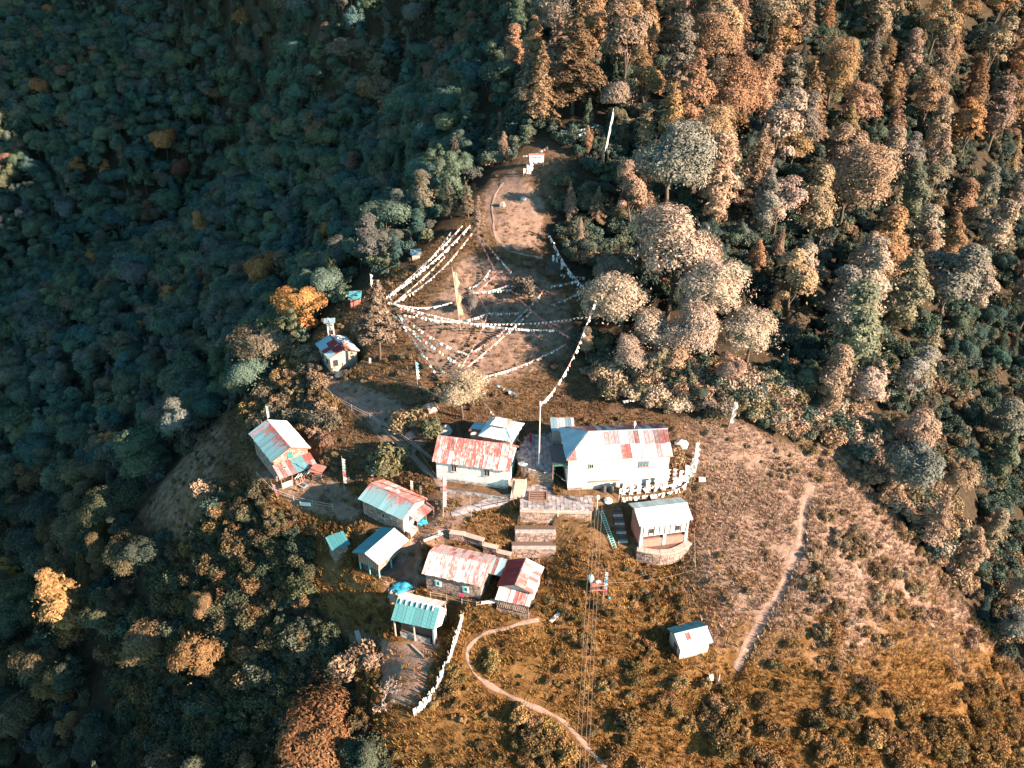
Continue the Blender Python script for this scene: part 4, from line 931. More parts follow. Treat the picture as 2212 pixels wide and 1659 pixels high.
def broadleaf(seed, h=10., rx=3.6, rz=3.4, zc=6.3, lobes=42, per=330, leaf=.215, shape='round'):
    """returns (crown V,F), (trunk V,F); base at the origin"""
    g = np.random.default_rng(seed); cs, rs = [], []
    subs = []                                     # a crown is several smaller domes on their own limbs
    for s_ in range(6 if shape != 'column' else 7):
        a_ = g.uniform(0, 6.283); zz = g.uniform(-.45, .72) if shape != 'column' else -.7 + 1.45 * s_ / 6
        rr = (g.uniform(.35, .72) if shape != 'column' else g.uniform(.1, .45)) * math.sqrt(max(.1, 1 - zz * zz)); subs.append((np.array([math.cos(a_) * rr, math.sin(a_) * rr, zz]), g.uniform(.26, .46)))
    for i in range(lobes):
        d = g.normal(size=3); d /= np.linalg.norm(d)
        if d[2] < -.5: d[2] *= -.6
        k = g.uniform(.3, 1.15) ** .5
        if i % 4 == 0 or i < len(subs): sc_, sr = np.zeros(3), .62
        else: sc_, sr = subs[g.integers(len(subs))]
        p = sc_ + d * sr * k; p[2] *= .7 if shape == 'flat' else 1.0
        if shape == 'column': p[:2] *= 1 - .5 * max(0, p[2])
        cs.append((p[0] * rx * .95, p[1] * rx * .95, zc + p[2] * rz * .95)); rs.append((.13 + .27 * g.uniform() ** 1.6) * (rx + .6))
    cs, rs = np.array(cs), np.array(rs)
    C = []; Nn = []
    for c, r in zip(cs, rs):
        m = int(per * (r / (.27 * (rx + .6))) ** 2)
        d = g.normal(size=(m, 3)); d /= np.linalg.norm(d, axis=1, keepdims=True)
        d[:, 2] = np.where(d[:, 2] < -.35, -d[:, 2], d[:, 2])
        q = c + d * (r * g.uniform(.6, 1.12, m))[:, None] * np.array([1, 1, .8])
        tr_ = q - np.array([0, 0, zc - rz * .25]); tr_ = tr_ / (np.linalg.norm(tr_, axis=1, keepdims=True) + 1e-6)
        C.append(q); Nn.append(d * .55 + tr_ * .8 + g.normal(size=(m, 3)) * .36 + np.array([0, 0, .1]))
    m = int(lobes * per * .012); d = g.normal(size=(m, 3)); d /= np.linalg.norm(d, axis=1, keepdims=True); d[:, 2] = np.abs(d[:, 2]) * 1.1 - .35   # loose outer sprays
    C.append(np.array([0, 0, zc]) + d * g.uniform(.8, 1.16, m)[:, None] * np.array([rx, rx, rz])); Nn.append(d + g.normal(size=(m, 3)) * .5)
    C, Nn = np.concatenate(C), np.concatenate(Nn)
    crown = leaves(C, Nn, leaf, g)
    tr = []
    bend = g.normal(size=2) * .25
    top = zc + rz * .3
    path = [(0, 0, -.6), (bend[0] * .3, bend[1] * .3, zc * .35), (bend[0], bend[1], zc * .7), (bend[0] * .6, bend[1] * .6, top)]
    tr.append(tube_np(path, [h * .026, h * .02, h * .014, h * .005], 7))
    for i in range(6):
        t = g.integers(lobes); z0 = g.uniform(.4, .75) * zc
        e = cs[t]; mid = (e[0] * .5, e[1] * .5, (z0 + e[2]) / 2 + .2)
        tr.append(tube_np([(bend[0] * .6, bend[1] * .6, z0), mid, tuple(e)], [h * .010, h * .007, h * .003], 5))
    return crown, join(tr)
def conifer(seed, h=14., rb=3.0, zlo=2.5, tiers=17, leaf=.23, droop=.25, per=95, irregular=.25):
    g = np.random.default_rng(seed); C, Nn = [], []; tr = []
    tr.append(tube_np([(0, 0, -.6), (0, 0, h * .5), (0, 0, h)], [h * .02, h * .013, .03], 7))
    for i in range(tiers):
        f = (i + .5) / tiers; z = zlo + (h - zlo) * f; rad = rb * (1 - f) ** .75 + .25
        nb = int(9 - 4 * f); off = g.uniform(0, 6.28)
        for b in range(nb):
            a = off + 6.283 * b / nb + g.normal() * .25; L = rad * g.uniform(1 - irregular * 1.6, 1 + irregular)
            m = int(per * (L / rb) + 8)
            t = g.uniform(.12, 1, m) ** .8
            w = (g.normal(size=m)) * .16 * L * (1.1 - .5 * t)
            x = np.cos(a) * L * t - np.sin(a) * w; y = np.sin(a) * L * t + np.cos(a) * w
            zz = z - droop * L * t ** 1.6 + g.normal(size=m) * .12 + .12 * L * np.sin(t * 3)
            C.append(np.stack([x, y, zz], 1)); Nn.append(np.stack([np.cos(a) * .35 + g.normal(size=m) * .35, np.sin(a) * .35 + g.normal(size=m) * .35, np.ones(m) * .8], 1))
            if i % 2 == 0: tr.append(tube_np([(0, 0, z), (np.cos(a) * L * .85, np.sin(a) * L * .85, z - droop * L * .7)], [.05 + .02 * (1 - f), .015], 4))
    return leaves(np.concatenate(C), np.concatenate(Nn), leaf, g, 1.7), join(tr)
def bush(seed, r=1.1, h=1.3, n=1700, leaf=.125, lobes=11):
    g = np.random.default_rng(seed); C, Nn = [], []
    for i in range(lobes):
        a = g.uniform(0, 6.28); k = g.uniform(.1, .75) * r
        c = np.array([math.cos(a) * k, math.sin(a) * k, h * g.uniform(.3, .72)]); rr = g.uniform(.3, .5) * r
        m = n // lobes; d = g.normal(size=(m, 3)); d /= np.linalg.norm(d, axis=1, keepdims=True); d[:, 2] = np.abs(d[:, 2]) * 1.0 - .15
        C.append(c + d * (rr * g.uniform(.6, 1.15, m))[:, None]); Nn.append(d + g.normal(size=(m, 3)) * .6)
    C = np.concatenate(C); C[:, 2] = np.maximum(C[:, 2], .02)
    tr = []
    for i in range(5):
        a = g.uniform(0, 6.28); tr.append(tube_np([(0, 0, -.2), (math.cos(a) * r * .45, math.sin(a) * r * .45, h * .7)], [.035, .012], 4))
    return leaves(C, np.concatenate(Nn), leaf, g), join(tr)
def bare(seed, h=6.):
    g = np.random.default_rng(seed); tr = []
    def grow(p, d, L, r, lev):
        q = p + d * L; mid = p + d * L * .5 + g.normal(size=3) * L * .07
        tr.append(tube_np([tuple(p), tuple(mid), tuple(q)], [r, r * .8, r * .6], 5 if lev < 2 else 4))
        if lev >= 5: return
        for k in range(3 if lev < 3 else 2):
            e = d + g.normal(size=3) * .62; e[2] = e[2] * .6 + .25; e /= np.linalg.norm(e)
            grow(q, e, L * g.uniform(.6, .8), r * .58, lev + 1)
    grow(np.array([0, 0, -.3]), np.array([0, .05, 1.]), h * .28, h * .018, 0)
    V, F = join(tr)
    tips = V[g.choice(len(V), 150)]
    return leaves(tips + g.normal(size=(150, 3)) * .1, g.normal(size=(150, 3)), .16, g), (V, F)

PROTO = {}   # name -> (crown mesh, trunk mesh, joined mesh, native height)
def proto(name, crown, trunk, h, bark='bark'):
    cm = quads_mesh(name + '_crown', crown[0], crown[1], [M['leaf']]); tm = quads_mesh(name + '_trunk', trunk[0], trunk[1], [M[bark]])
    V, F = join([crown, trunk]); mi = np.r_[np.zeros(len(crown[1]), int), np.ones(len(trunk[1]), int)]
    PROTO[name] = (cm, tm, quads_mesh(name, V, F, [M['leaf'], M[bark]], mi), h)
proto('round1', *broadleaf(1, rz=4.1, zc=5.4, lobes=48), 10); proto('round2', *broadleaf(2, rx=4.2, rz=3.7, zc=5.2, lobes=54), 9.5)
proto('round3', *broadleaf(3, rx=3.1, rz=4.6, zc=5.6, lobes=46), 10.5); proto('round4', *broadleaf(4, rx=4.6, rz=3.9, zc=5.6, lobes=62, shape='flat'), 10)
proto('column1', *broadleaf(5, h=12, rx=2.7, rz=5.8, zc=6.1, lobes=60, per=240, shape='column'), 12); proto('column2', *broadleaf(6, h=12, rx=3.1, rz=5.6, zc=6.0, lobes=56, per=250, shape='column'), 12)
proto('fine', *broadleaf(8, h=11, rx=4.6, rz=4.2, zc=6.4, lobes=105, per=240, leaf=.17), 11)
proto('open1', *broadleaf(11, h=12, rx=4.2, rz=5.0, zc=6.4, lobes=26, per=260), 12); proto('open2', *broadleaf(12, h=11, rx=3.4, rz=4.8, zc=6.0, lobes=20, per=300), 11)
proto('fir1', *conifer(21), 14); proto('fir2', *conifer(22, rb=2.6, tiers=13), 14)
proto('hemlock', *conifer(23, h=25, rb=8.5, zlo=4, tiers=17, leaf=.45, droop=.12, per=190, irregular=.35), 25)
proto('shaggy', *conifer(24, h=16, rb=4.4, zlo=4.5, tiers=15, leaf=.34, droop=-.15, per=140, irregular=.3), 16)
proto('bush1', *bush(31), 1.3); proto('bush2', *bush(32, r=1.3, h=1.1), 1.1); proto('bush3', *bush(33, r=.9, h=1.5, n=1500), 1.5)
proto('bare', *bare(41), 6, 'dead')
g_ = np.random.default_rng(55)
def tuft(seed, n=26, h=.34, r=.32):
    g = np.random.default_rng(seed); V, F = [], []
    for i in range(n):
        a, k = g.uniform(0, 6.28), r * g.uniform(0, 1) ** .5; b = g.uniform(0, 6.28); p = np.array([math.cos(a) * k, math.sin(a) * k, -.04]); hh = h * g.uniform(.5, 1.2)
        s = np.array([math.cos(b), math.sin(b), 0]) * .035; tip = p + np.array([math.cos(a) * hh * .5, math.sin(a) * hh * .5, hh]); o = len(V)
        V += [p - s, p + s, tip + s * .4, tip - s * .4]; F.append((o, o + 1, o + 2, o + 3))
    return np.array(V), np.array(F)
TUFT = [quads_mesh('tuft%d' % i, *tuft(60 + i), [M['leaf']]) for i in range(3)]

NPLANT = {}
def plant(kind, name, loc, s, tint, label, cat, group=None, rz=None, sz=None, parts=True):
    """one tree or bush: an Empty at its foot that parents crown and trunk"""
    cm, tm, jm, h = PROTO[kind]
    rz = random.uniform(0, 6.28) if rz is None else rz
    root = empty(name, loc, rz, label, cat, group)
    root.scale = (s * random.uniform(.88, 1.14), s * random.uniform(.88, 1.14), s * (sz or 1))
    if cat == 'tree': root.rotation_euler = (random.gauss(0, .05), random.gauss(0, .05), rz)
    c = link('crown' if cat == 'tree' else 'foliage', cm, root); c['tint'] = tint
    t = link('trunk' if cat == 'tree' else 'stems', tm, root); t['tint'] = tint
    return root

# ------------------------------------------------------------------ individual trees one can point to
TAKEN = []
def hero(kind, bpx, bpy_, hgt, tint, name, label, cat='tree', sz=None, rz=None, dz=0, group=None):
    p = P(bpx, bpy_); s = hgt / (PROTO[kind][3] * (sz or 1)); TAKEN.append((p.x, p.y, 3.2 if cat == 'tree' else 1.0)) if kind != 'hemlock' else TAKEN.append((p.x, p.y, 10.0))
    return plant(kind, name, (p.x, p.y, p.z - .1 + dz), s, tint, label, cat, group, rz, sz)
PALE, TAN, OLIVE, GREY = (.42, .325, .245), (.31, .215, .14), (.16, .15, .09), (.17, .175, .145)
GOLD, ORANGE, TEALG, BROWN = (.27, .15, .055), (.42, .17, .05), (.065, .115, .095), (.16, .10, .07)
hero('hemlock', 1236, 246, 25, (.2, .125, .075), 'hemlock_tree', 'largest wide-spreading hemlock at the top of the ridge clearing')
hero('shaggy', 822, 782, 16.5, (.22, .17, .12), 'conifer_tree', 'shaggy brown conifer with bare pale trunk holding the left ends of the flag strings')
hero('fir2', 1031, 512, 9.0, (.27, .2, .15), 'conifer_tree', 'slender conifer where the prayer flag strings meet above the knoll')
hero('fir2', 1012, 470, 8, (.2, .16, .11), 'conifer_tree', 'narrow conifer directly behind the flag-string tree')
hero('fir1', 975, 470, 9, (.13, .13, .09), 'conifer_tree', 'dark-sided conifer left of the flag-string tree on the ridge edge')
hero('fine', 1440, 690, 22, PALE, 'broadleaf_tree', 'huge pale rounded tree, widest crown right of the flag meadow', rz=1)
hero('fine', 1345, 745, 15, PALE, 'broadleaf_tree', 'pale tree at the right edge of the flag meadow, left of the huge crown')
hero('fine', 1535, 735, 17, PALE, 'broadleaf_tree', 'tall pale tree right below the huge pale crown')
hero('round4', 1330, 640, 10, (.2, .16, .12), 'broadleaf_tree', 'pinkish grey tree behind the right ends of the flag strings')
hero('fine', 1350, 830, 9.5, PALE, 'broadleaf_tree', 'sunlit pale tree above the roof of the large hall')
hero('fine', 1480, 800, 13, PALE, 'broadleaf_tree', 'pale tree in front of the huge crown, toward the large hall')
hero('fine', 1405, 790, 11, PALE, 'broadleaf_tree', 'pale tree below the huge crown, behind the large hall roof')
hero('fine', 1610, 800, 13, PALE, 'broadleaf_tree', 'pale tree at the right foot of the huge crown')
hero('fine', 1285, 700, 7, PALE, 'broadleaf_tree', 'small pale tree at the end of the long white flag string')
hero('round2', 1440, 812, 9, TAN, 'broadleaf_tree', 'tan rounded tree behind the right end of the large hall')
hero('fine', 1000, 903, 9.5, (.36, .28, .2), 'broadleaf_tree', 'pale feathery tree in front of the flag meadow behind the white hall')
hero('column1', 1668, 345, 17, (.21, .2, .16), 'broadleaf_tree', 'tall grey-green domed column tree high on the right slope')
hero('column2', 1700, 268, 19, (.24, .21, .16), 'broadleaf_tree', 'tallest pale column tree behind the grey-green domed one')
hero('column1', 1640, 520, 16, (.23, .22, .18), 'broadleaf_tree', 'domed pale tree in the middle of the right slope')
hero('column2', 1720, 660, 14, PALE, 'broadleaf_tree', 'upright pale tree beside the huge rounded crown')
hero('column1', 1850, 640, 15, PALE, 'broadleaf_tree', 'long sunlit column tree in the centre of the right slope')
hero('column2', 2055, 520, 17, (.28, .16, .1), 'broadleaf_tree', 'reddish brown tall tree near the right edge')
hero('column2', 1990, 620, 13, TAN, 'broadleaf_tree', 'tan tree left below the reddish brown one on the right slope')
hero('round2', 1945, 1075, 13, (.155, .165, .14), 'broadleaf_tree', 'broad tree with dark left side and bright right side below the right slope', sz=1.1)
hero('round1', 1860, 900, 12, PALE, 'broadleaf_tree', 'pale bushy tree at the lower edge of the right forest')
hero('column1', 2075, 1250, 11, TAN, 'broadleaf_tree', 'sunlit tree standing alone on the lower right slope edge')
hero('round3', 2170, 1400, 9, GREY, 'broadleaf_tree', 'greyish tree near the lower right edge')
hero('round1', 2060, 1075, 9, TAN, 'broadleaf_tree', 'tan tree right of the broad two-toned tree')
hero('round2', 1335, 262, 11, (.27, .21, .16), 'broadleaf_tree', 'round pale crown beside the long white pole at the top')
hero('round1', 1338, 170, 10, (.25, .18, .12), 'broadleaf_tree', 'round tan crown right of the large hemlock')
hero('column2', 1398, 345, 13, TAN, 'broadleaf_tree', 'narrow tan tree right of the long white pole')
hero('round1', 1490, 240, 9, (.22, .17, .12), 'broadleaf_tree', 'small round tree in the clearing of the upper right slope')
hero('fir2', 1390, 470, 10, TAN, 'conifer_tree', 'bright tan conifer right of the bare knoll shoulder')
hero('fir1', 1290, 490, 9, TAN, 'conifer_tree', 'short bright conifer beside the bare knoll shoulder')
hero('column1', 172, 1392, 19, (.34, .21, .09), 'broadleaf_tree', 'golden sunlit column tree standing out of the dark lower left slope')
hero('round1', 452, 1472, 11, (.22, .135, .065), 'broadleaf_tree', 'orange sunlit tree in the dark scrub below the left houses')
hero('round3', 455, 1345, 7, (.22, .145, .08), 'broadleaf_tree', 'small orange-tipped tree just above the orange one in dark scrub')
hero('round2', 332, 1435, 10, (.2, .14, .08), 'broadleaf_tree', 'half-lit brown tree between the golden and the orange tree')
hero('round4', 700, 1668, 12.5, (.21, .12, .055), 'broadleaf_tree', 'large orange-brown round tree at the bottom edge below the fence')
hero('round4', 215, 1075, 12, (.2, .17, .1), 'broadleaf_tree', 'large olive round tree left of the bare brown slope')
hero('round3', 208, 1150, 7, (.38, .2, .05), 'broadleaf_tree', 'small yellow-orange tree below the large olive round tree')
hero('round1', 182, 1215, 7.5, (.33, .23, .13), 'broadleaf_tree', 'small pale-topped tree above the golden column tree')
hero('round3', 322, 505, 19, (.19, .105, .06), 'broadleaf_tree', 'large brown tree in the shaded left forest')
hero('round2', 232, 570, 12, (.5, .2, .06), 'broadleaf_tree', 'small orange tree in the shaded left forest')
hero('round1', 30, 1290, 12, (.34, .18, .06), 'broadleaf_tree', 'orange sunlit tree at the left edge')
hero('round2', 400, 395, 16, (.2, .08, .06), 'broadleaf_tree', 'dull red-brown tree behind the large brown one in the left forest')
hero('round2', 565, 770, 11, (.12, .15, .1), 'broadleaf_tree', 'rounded grey-green tree at the forest edge left of the upper hut')
hero('round1', 925, 310, 11, (.12, .12, .075), 'broadleaf_tree', 'tree with sunlit tip on the dark left side of the ridge')
hero('bare', 828, 1530, 6.5, (.4, .3, .22), 'bare_tree', 'leafless pale branching tree beside the picket fence')
hero('bare', 812, 1452, 4.5, (.35, .22, .15), 'bare_tree', 'smaller leafless reddish tree above the pale branching one')
hero('bush1', 770, 1450, 4.2, (.28, .2, .13), 'bush', 'tall tan bush left of the leafless trees', 'bush')
hero('fine', 1016, 680, 4.6, (.16, .14, .135), 'bush', 'grey leafless-looking bush in the flag meadow by the yellow flag pole', 'bush')
hero('fine', 1192, 606, 4.0, (.17, .145, .13), 'bush', 'grey bush where flag strings cross in the upper meadow', 'bush')
hero('bush1', 1130, 640, 3.6, (.15, .13, .1), 'bush', 'olive bush below the red flag string', 'bush')
hero('bush3', 930, 950, 4.2, (.13, .14, .08), 'bush', 'round dark green bush left of the white hall', 'bush')
hero('bush2', 880, 925, 3.0, (.34, .24, .14), 'bush', 'low bright bush above the round dark green one', 'bush')
hero('bush1', 838, 1022, 4.4, (.16, .15, .08), 'bush', 'olive green bush above the red-ridged stone house', 'bush')
hero('bush3', 470, 1120, 4.5, (.07, .11, .09), 'bush', 'teal bush at the edge of the bare slope', 'bush')
hero('bush2', 446, 1075, 3.0, (.34, .24, .16), 'bush', 'pale sunlit bush above the teal one', 'bush')
hero('bush1', 1460, 1000, 2.6, (.3, .2, .12), 'bush', 'brown bush growing beside the white prayer flags', 'bush')
hero('bush3', 1346, 1030, 3.0, (.24, .15, .09), 'bush', 'tall brown bush against the front wall of the large hall', 'bush')

# ------------------------------------------------------------------ forest: scattered, the largest ones singly, the rest as one mass
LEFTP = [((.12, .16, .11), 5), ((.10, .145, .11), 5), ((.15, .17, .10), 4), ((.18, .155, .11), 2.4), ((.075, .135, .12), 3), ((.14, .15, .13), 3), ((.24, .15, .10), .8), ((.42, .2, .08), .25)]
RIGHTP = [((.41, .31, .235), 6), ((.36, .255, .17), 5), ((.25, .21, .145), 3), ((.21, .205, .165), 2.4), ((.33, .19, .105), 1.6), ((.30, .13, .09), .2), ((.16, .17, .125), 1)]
LOWP = [((.13, .105, .06), 4), ((.095, .10, .06), 3), ((.18, .12, .06), 2), ((.075, .09, .065), 3)]
GULLYSHADEP = [((.06, .10, .08), 4), ((.08, .11, .075), 3), ((.05, .085, .075), 3)]  # right-edge gully trees: the ravine's shade put into the leaf colours
SHADEP = [((.10, .125, .09), 4), ((.075, .105, .085), 4), ((.15, .13, .085), 2), ((.24, .17, .11), 1)]  # short trees and undergrowth: dark of the shadow gaps put into leaf colours
def pick(pal):
    t = random.uniform(0, sum(w for c, w in pal))
    for c, w in pal:
        t -= w
        if t <= 0: break
    j = random.uniform(.85, 1.15)
    return tuple(min(1, x * j * random.uniform(.94, 1.06)) for x in c)
SHRUBZ = [(480, 1060), (540, 1060), (640, 1130), (690, 1300), (760, 1480), (850, 1700), (240, 1700), (240, 1420), (330, 1240), (400, 1180)]
cand = []
def scatter(x0, x1, y0, y1, step):
    for ix in range(int((x1 - x0) / step)):
        for iy in range(int((y1 - y0) / step)):
            yield x0 + (ix + random.uniform(.05, .95)) * step, y0 + (iy + random.uniform(.05, .95)) * step
def infield(px, py, fw, m=140): return fw > 20 and -m < px < 2212 + m and -60 < py < 1659 + 260
rects = [(-130, -5, 40, 330, 6.3), (-5, 150, 40, 330, 6.6), (-420, -130, 60, 640, 7.4), (-130, 330, 330, 560, 7.6), (150, 330, 60, 330, 7.4), (-420, -130, 640, 800, 9)]
tk = np.array(TAKEN)
for (x0, x1, y0, y1, st) in rects:
    for x, y in scatter(x0, x1, y0, y1, st):
        z = gz(x, y); px, py, fw = proj(x, y, z)
        if not infield(px, py, fw): continue
        if inpoly(px, py, OPEN) or inpoly(px, py, SHRUBZ): continue
        if (np.hypot(tk[:, 0] - x, tk[:, 1] - y) < tk[:, 2]).any(): continue
        if inpoly(px, py, [(1370, 190), (1450, 200), (1470, 240), (1400, 260)]): continue
        cand.append((x, y, z, px, py, fw))
talls = []
UPP = [((.33, .215, .13), 4), ((.28, .175, .095), 4), ((.27, .2, .14), 3), ((.2, .185, .145), 2), ((.36, .2, .1), 1.5)]
trees = []
for (x, y, z, px, py, fw) in cand:
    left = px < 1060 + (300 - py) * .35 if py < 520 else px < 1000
    low = left and py > 1080
    if left:
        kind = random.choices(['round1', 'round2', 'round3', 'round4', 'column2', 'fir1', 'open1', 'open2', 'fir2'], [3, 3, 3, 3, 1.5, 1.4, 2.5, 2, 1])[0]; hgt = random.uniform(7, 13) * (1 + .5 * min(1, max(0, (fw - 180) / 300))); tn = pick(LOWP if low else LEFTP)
        edge = px > 560 and 480 < py < 900 and px > 900 - (py - 480) * .85
        if edge: hgt *= .6
    else:
        kind = random.choices(['round1', 'round3', 'column1', 'column2', 'fine', 'fir1', 'fir2'], [2.5, 3, 3, 3, 1.5, .8, 1.2])[0]; 
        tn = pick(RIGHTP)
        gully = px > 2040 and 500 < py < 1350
        if py < 390: tn = pick(UPP)
        near_tall = any((x - a) ** 2 + (y - b) ** 2 < 90 for a, b in talls[-260:])
        if near_tall or random.random() < (.3 if not gully else .85): hgt = random.uniform(4.5, 8.5); tn = pick(SHADEP if not gully else GULLYSHADEP); kind = random.choices(['round1', 'round2', 'fir1', 'fir2'], [3, 2, 2, 2])[0]
        else: talls.append((x, y)); hgt = random.uniform(14, 23); kind = random.choices(['column1', 'column2', 'round3', 'fine', 'open1', 'open2'], [3, 3, 1.5, 1.5, 2, 2])[0]
        if random.random() < .2: kind = random.choice(['fir1', 'fir2'])
        if py > 860 or (px < 1330 and py > 300): hgt *= .62
        if px < 1640 and 560 < py < 880: hgt = min(hgt, random.uniform(6, 9))
        if px < 1330 and 280 < py < 600: hgt = min(hgt, random.uniform(5, 8))
    trees.append(dict(k=kind, p=(x, y, z - .15), h=hgt, t=tn, px=px, py=py, d=fw, left=left, low=low))
def visible(t):
    x, y, z = t['p']; q = Vector((x, y, z + t['h'] * .8)); d = q - CAM; h = bvh.ray_cast(CAM, d.normalized(), d.length)
    return h[0] is None and 0 < t['px'] < 2212 and -20 < t['py'] < 1690
order = sorted([t for t in trees if visible(t)], key=lambda t: -t['h'] / t['d'])
near_left = [t for t in order if t['left']][:150]; near_right = [t for t in order if not t['left']][:110]
single = near_left + near_right
def colour_word(c):
    r, g, b = c
    if r > .3 and r > 2 * g: return 'orange'
    if r > 1.55 * g: return 'brown'
    if r > 1.15 * g: return 'pale tan' if r > .2 else 'olive'
    if b > .85 * g: return 'blue-green'
    return 'green'
def shape_word(k): return {'r': 'rounded broadleaf', 'c': 'tall column-shaped', 'f': 'conifer', 'o': 'open-crowned'}[k[0]] if k != 'fine' else 'fine-leaved broadleaf'
def place_word(t):
    if t['low']: return 'on the dark slope at the lower left'
    if t['left']:
        v = 'upper' if t['py'] < 420 else 'middle' if t['py'] < 800 else 'lower'
        return 'in the %s shaded forest left of the ridge%s' % (v, ', near the left edge' if t['px'] < 260 else ', near the ridge' if t['px'] > 620 else '')
    v = 'upper' if t['py'] < 350 else 'middle' if t['py'] < 700 else 'lower'
    return 'on the %s sunlit slope to the right%s' % (v, ', near the right edge' if t['px'] > 1900 else ', close to the ridge' if t['px'] < 1500 else '')
LAND = [('the largest hemlock', 1236, 150), ('the shaggy flag-string conifer', 815, 690), ('the huge pale meadow crown', 1440, 600), ('the tall grey-green column tree', 1665, 270), ('the tall reddish right-edge tree', 2055, 450),
 ('the broad two-toned tree', 1945, 1010), ('the golden column tree', 175, 1310), ('the orange tree in dark scrub', 452, 1400), ('the large orange-brown bottom tree', 700, 1590), ('the olive tree by the bare slope', 215, 1010),
 ('the large brown forest tree', 322, 450), ('the small orange forest tree', 232, 540), ('the dull red-brown forest tree', 400, 350), ('the leftmost stone house', 605, 980), ('the upper stone hut', 730, 765), ('the lone outhouse with red door', 577, 800),
 ('the top left corner', 30, 30), ('the top right corner', 2180, 30), ('the bottom left corner', 30, 1630), ('the bottom right corner', 2180, 1630), ('the white signboard on the ridge', 1160, 343), ('the tiny teal-roofed stone shed', 732, 1170), ('the white picket fence', 950, 1450),
 ('the lone hut on the lower right', 1490, 1380), ('the two-storey lodge', 1430, 1130), ('the large hall', 1340, 980), ('the pale crown by the long pole', 1335, 205), ('the left edge of the photo', 10, 700), ('the right edge of the photo', 2200, 800), ('the bare brown slope', 380, 1030), ('the long white picket path', 1130, 1520) ][:30]
ORD = ['nearest', 'second', 'third', 'fourth', 'fifth', 'sixth', 'seventh', 'eighth', 'ninth', 'tenth', 'eleventh', 'twelfth', 'thirteenth', 'fourteenth', 'fifteenth', 'sixteenth', 'seventeenth', 'eighteenth', 'nineteenth', 'twentieth', 'twenty-first', 'twenty-second', 'twenty-third', 'twenty-fourth', 'twenty-fifth', 'twenty-sixth', 'twenty-seventh', 'twenty-eighth']
def relabel(things, noun):
    # names each plant by look, by the landmark it stands closest to, and by its rank of closeness among its like
    by = {}
    for t in things:
        n_, lx, ly = min(LAND, key=lambda q: math.hypot(q[1] - t['px'], q[2] - t['py'])); dx, dy = t['px'] - lx, t['py'] - ly; t['ld'] = math.hypot(dx, dy)
        where = ('right of' if dx > 0 else 'left of') if abs(dx) > abs(dy) else ('below' if dy > 0 else 'above')
        by.setdefault((noun(t), where, n_), []).append(t)
    for (nn, where, n_), l in by.items():
        l.sort(key=lambda t: t['ld'])
        for i, t in enumerate(l): t['lab'] = ('%s %s %s' % (nn, where, n_)) if len(l) == 1 else ('%s %s %s %s' % (ORD[min(i, 27)] if i == 0 else ORD[min(i, 27)] + ' closest', nn, where, n_))
relabel(single, lambda t: '%s %s tree' % (colour_word(t['t']), shape_word(t['k'])))
ids = set()
for t in single:
    ids.add(id(t)); nm = 'conifer_tree' if t['k'][0:3] == 'fir' else 'broadleaf_tree'
    grp = 'trees of the shaded forest left of the ridge' if t['left'] else 'trees of the sunlit forest on the right'
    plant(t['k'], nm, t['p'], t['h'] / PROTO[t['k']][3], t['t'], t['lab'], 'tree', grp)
rest = [t for t in trees if id(t) not in ids]

def instancer(name, items, meshes, label):
    """ONE object: points that carry rotation, scale, tint and which plant stands there"""
    me = bpy.data.meshes.new(name); n = len(items)
    me.vertices.add(n); me.vertices.foreach_set('co', np.array([i[0] for i in items], np.float32).ravel())
    a = me.attributes.new('scl', 'FLOAT_VECTOR', 'POINT'); a.data.foreach_set('vector', np.array([i[1] for i in items], np.float32).ravel())
    a = me.attributes.new('tint', 'FLOAT_COLOR', 'POINT'); a.data.foreach_set('color', np.array([(*i[2], 1) for i in items], np.float32).ravel())
    a = me.attributes.new('which', 'INT', 'POINT'); a.data.foreach_set('value', np.array([i[3] for i in items], np.int32))
    a = me.attributes.new('spin', 'FLOAT_VECTOR', 'POINT'); a.data.foreach_set('vector', np.array([i[4] for i in items], np.float32).ravel())
    ob = link(name, me); tag(ob, label, kind='stuff')
    ng = bpy.data.node_groups.new(name, 'GeometryNodeTree'); ng.is_modifier = True
    ng.interface.new_socket('Geometry', in_out='INPUT', socket_type='NodeSocketGeometry'); ng.interface.new_socket('Geometry', in_out='OUTPUT', socket_type='NodeSocketGeometry')
    N, L = ng.nodes, ng.links
    gi, go = N.new('NodeGroupInput'), N.new('NodeGroupOutput')
    g2i = N.new('GeometryNodeGeometryToInstance')
    for m in reversed(meshes):      # multi-input sockets take the last link first
        po = bpy.data.objects.new(m.name + '_source', m)
        oi = N.new('GeometryNodeObjectInfo'); oi.inputs['Object'].default_value = po; oi.inputs['As Instance'].default_value = True
        L.new(oi.outputs['Geometry'], g2i.inputs[0])
    iop = N.new('GeometryNodeInstanceOnPoints'); iop.inputs['Pick Instance'].default_value = True
    def na(nm, ty):
        q = N.new('GeometryNodeInputNamedAttribute'); q.data_type = ty; q.inputs['Name'].default_value = nm; return q.outputs[0]
    L.new(gi.outputs[0], iop.inputs['Points']); L.new(g2i.outputs[0], iop.inputs['Instance'])
    L.new(na('which', 'INT'), iop.inputs['Instance Index']); L.new(na('scl', 'FLOAT_VECTOR'), iop.inputs['Scale'])
    e2r = N.new('FunctionNodeEulerToRotation'); L.new(na('spin', 'FLOAT_VECTOR'), e2r.inputs[0]); L.new(e2r.outputs[0], iop.inputs['Rotation'])
    L.new(iop.outputs[0], go.inputs[0])
    md = ob.modifiers.new('scatter', 'NODES'); md.node_group = ng
    return ob
FK = ['round1', 'round2', 'round3', 'round4', 'column1', 'column2', 'fine', 'fir1', 'fir2', 'bush1', 'bush2', 'bush3', 'open1', 'open2']
items = []
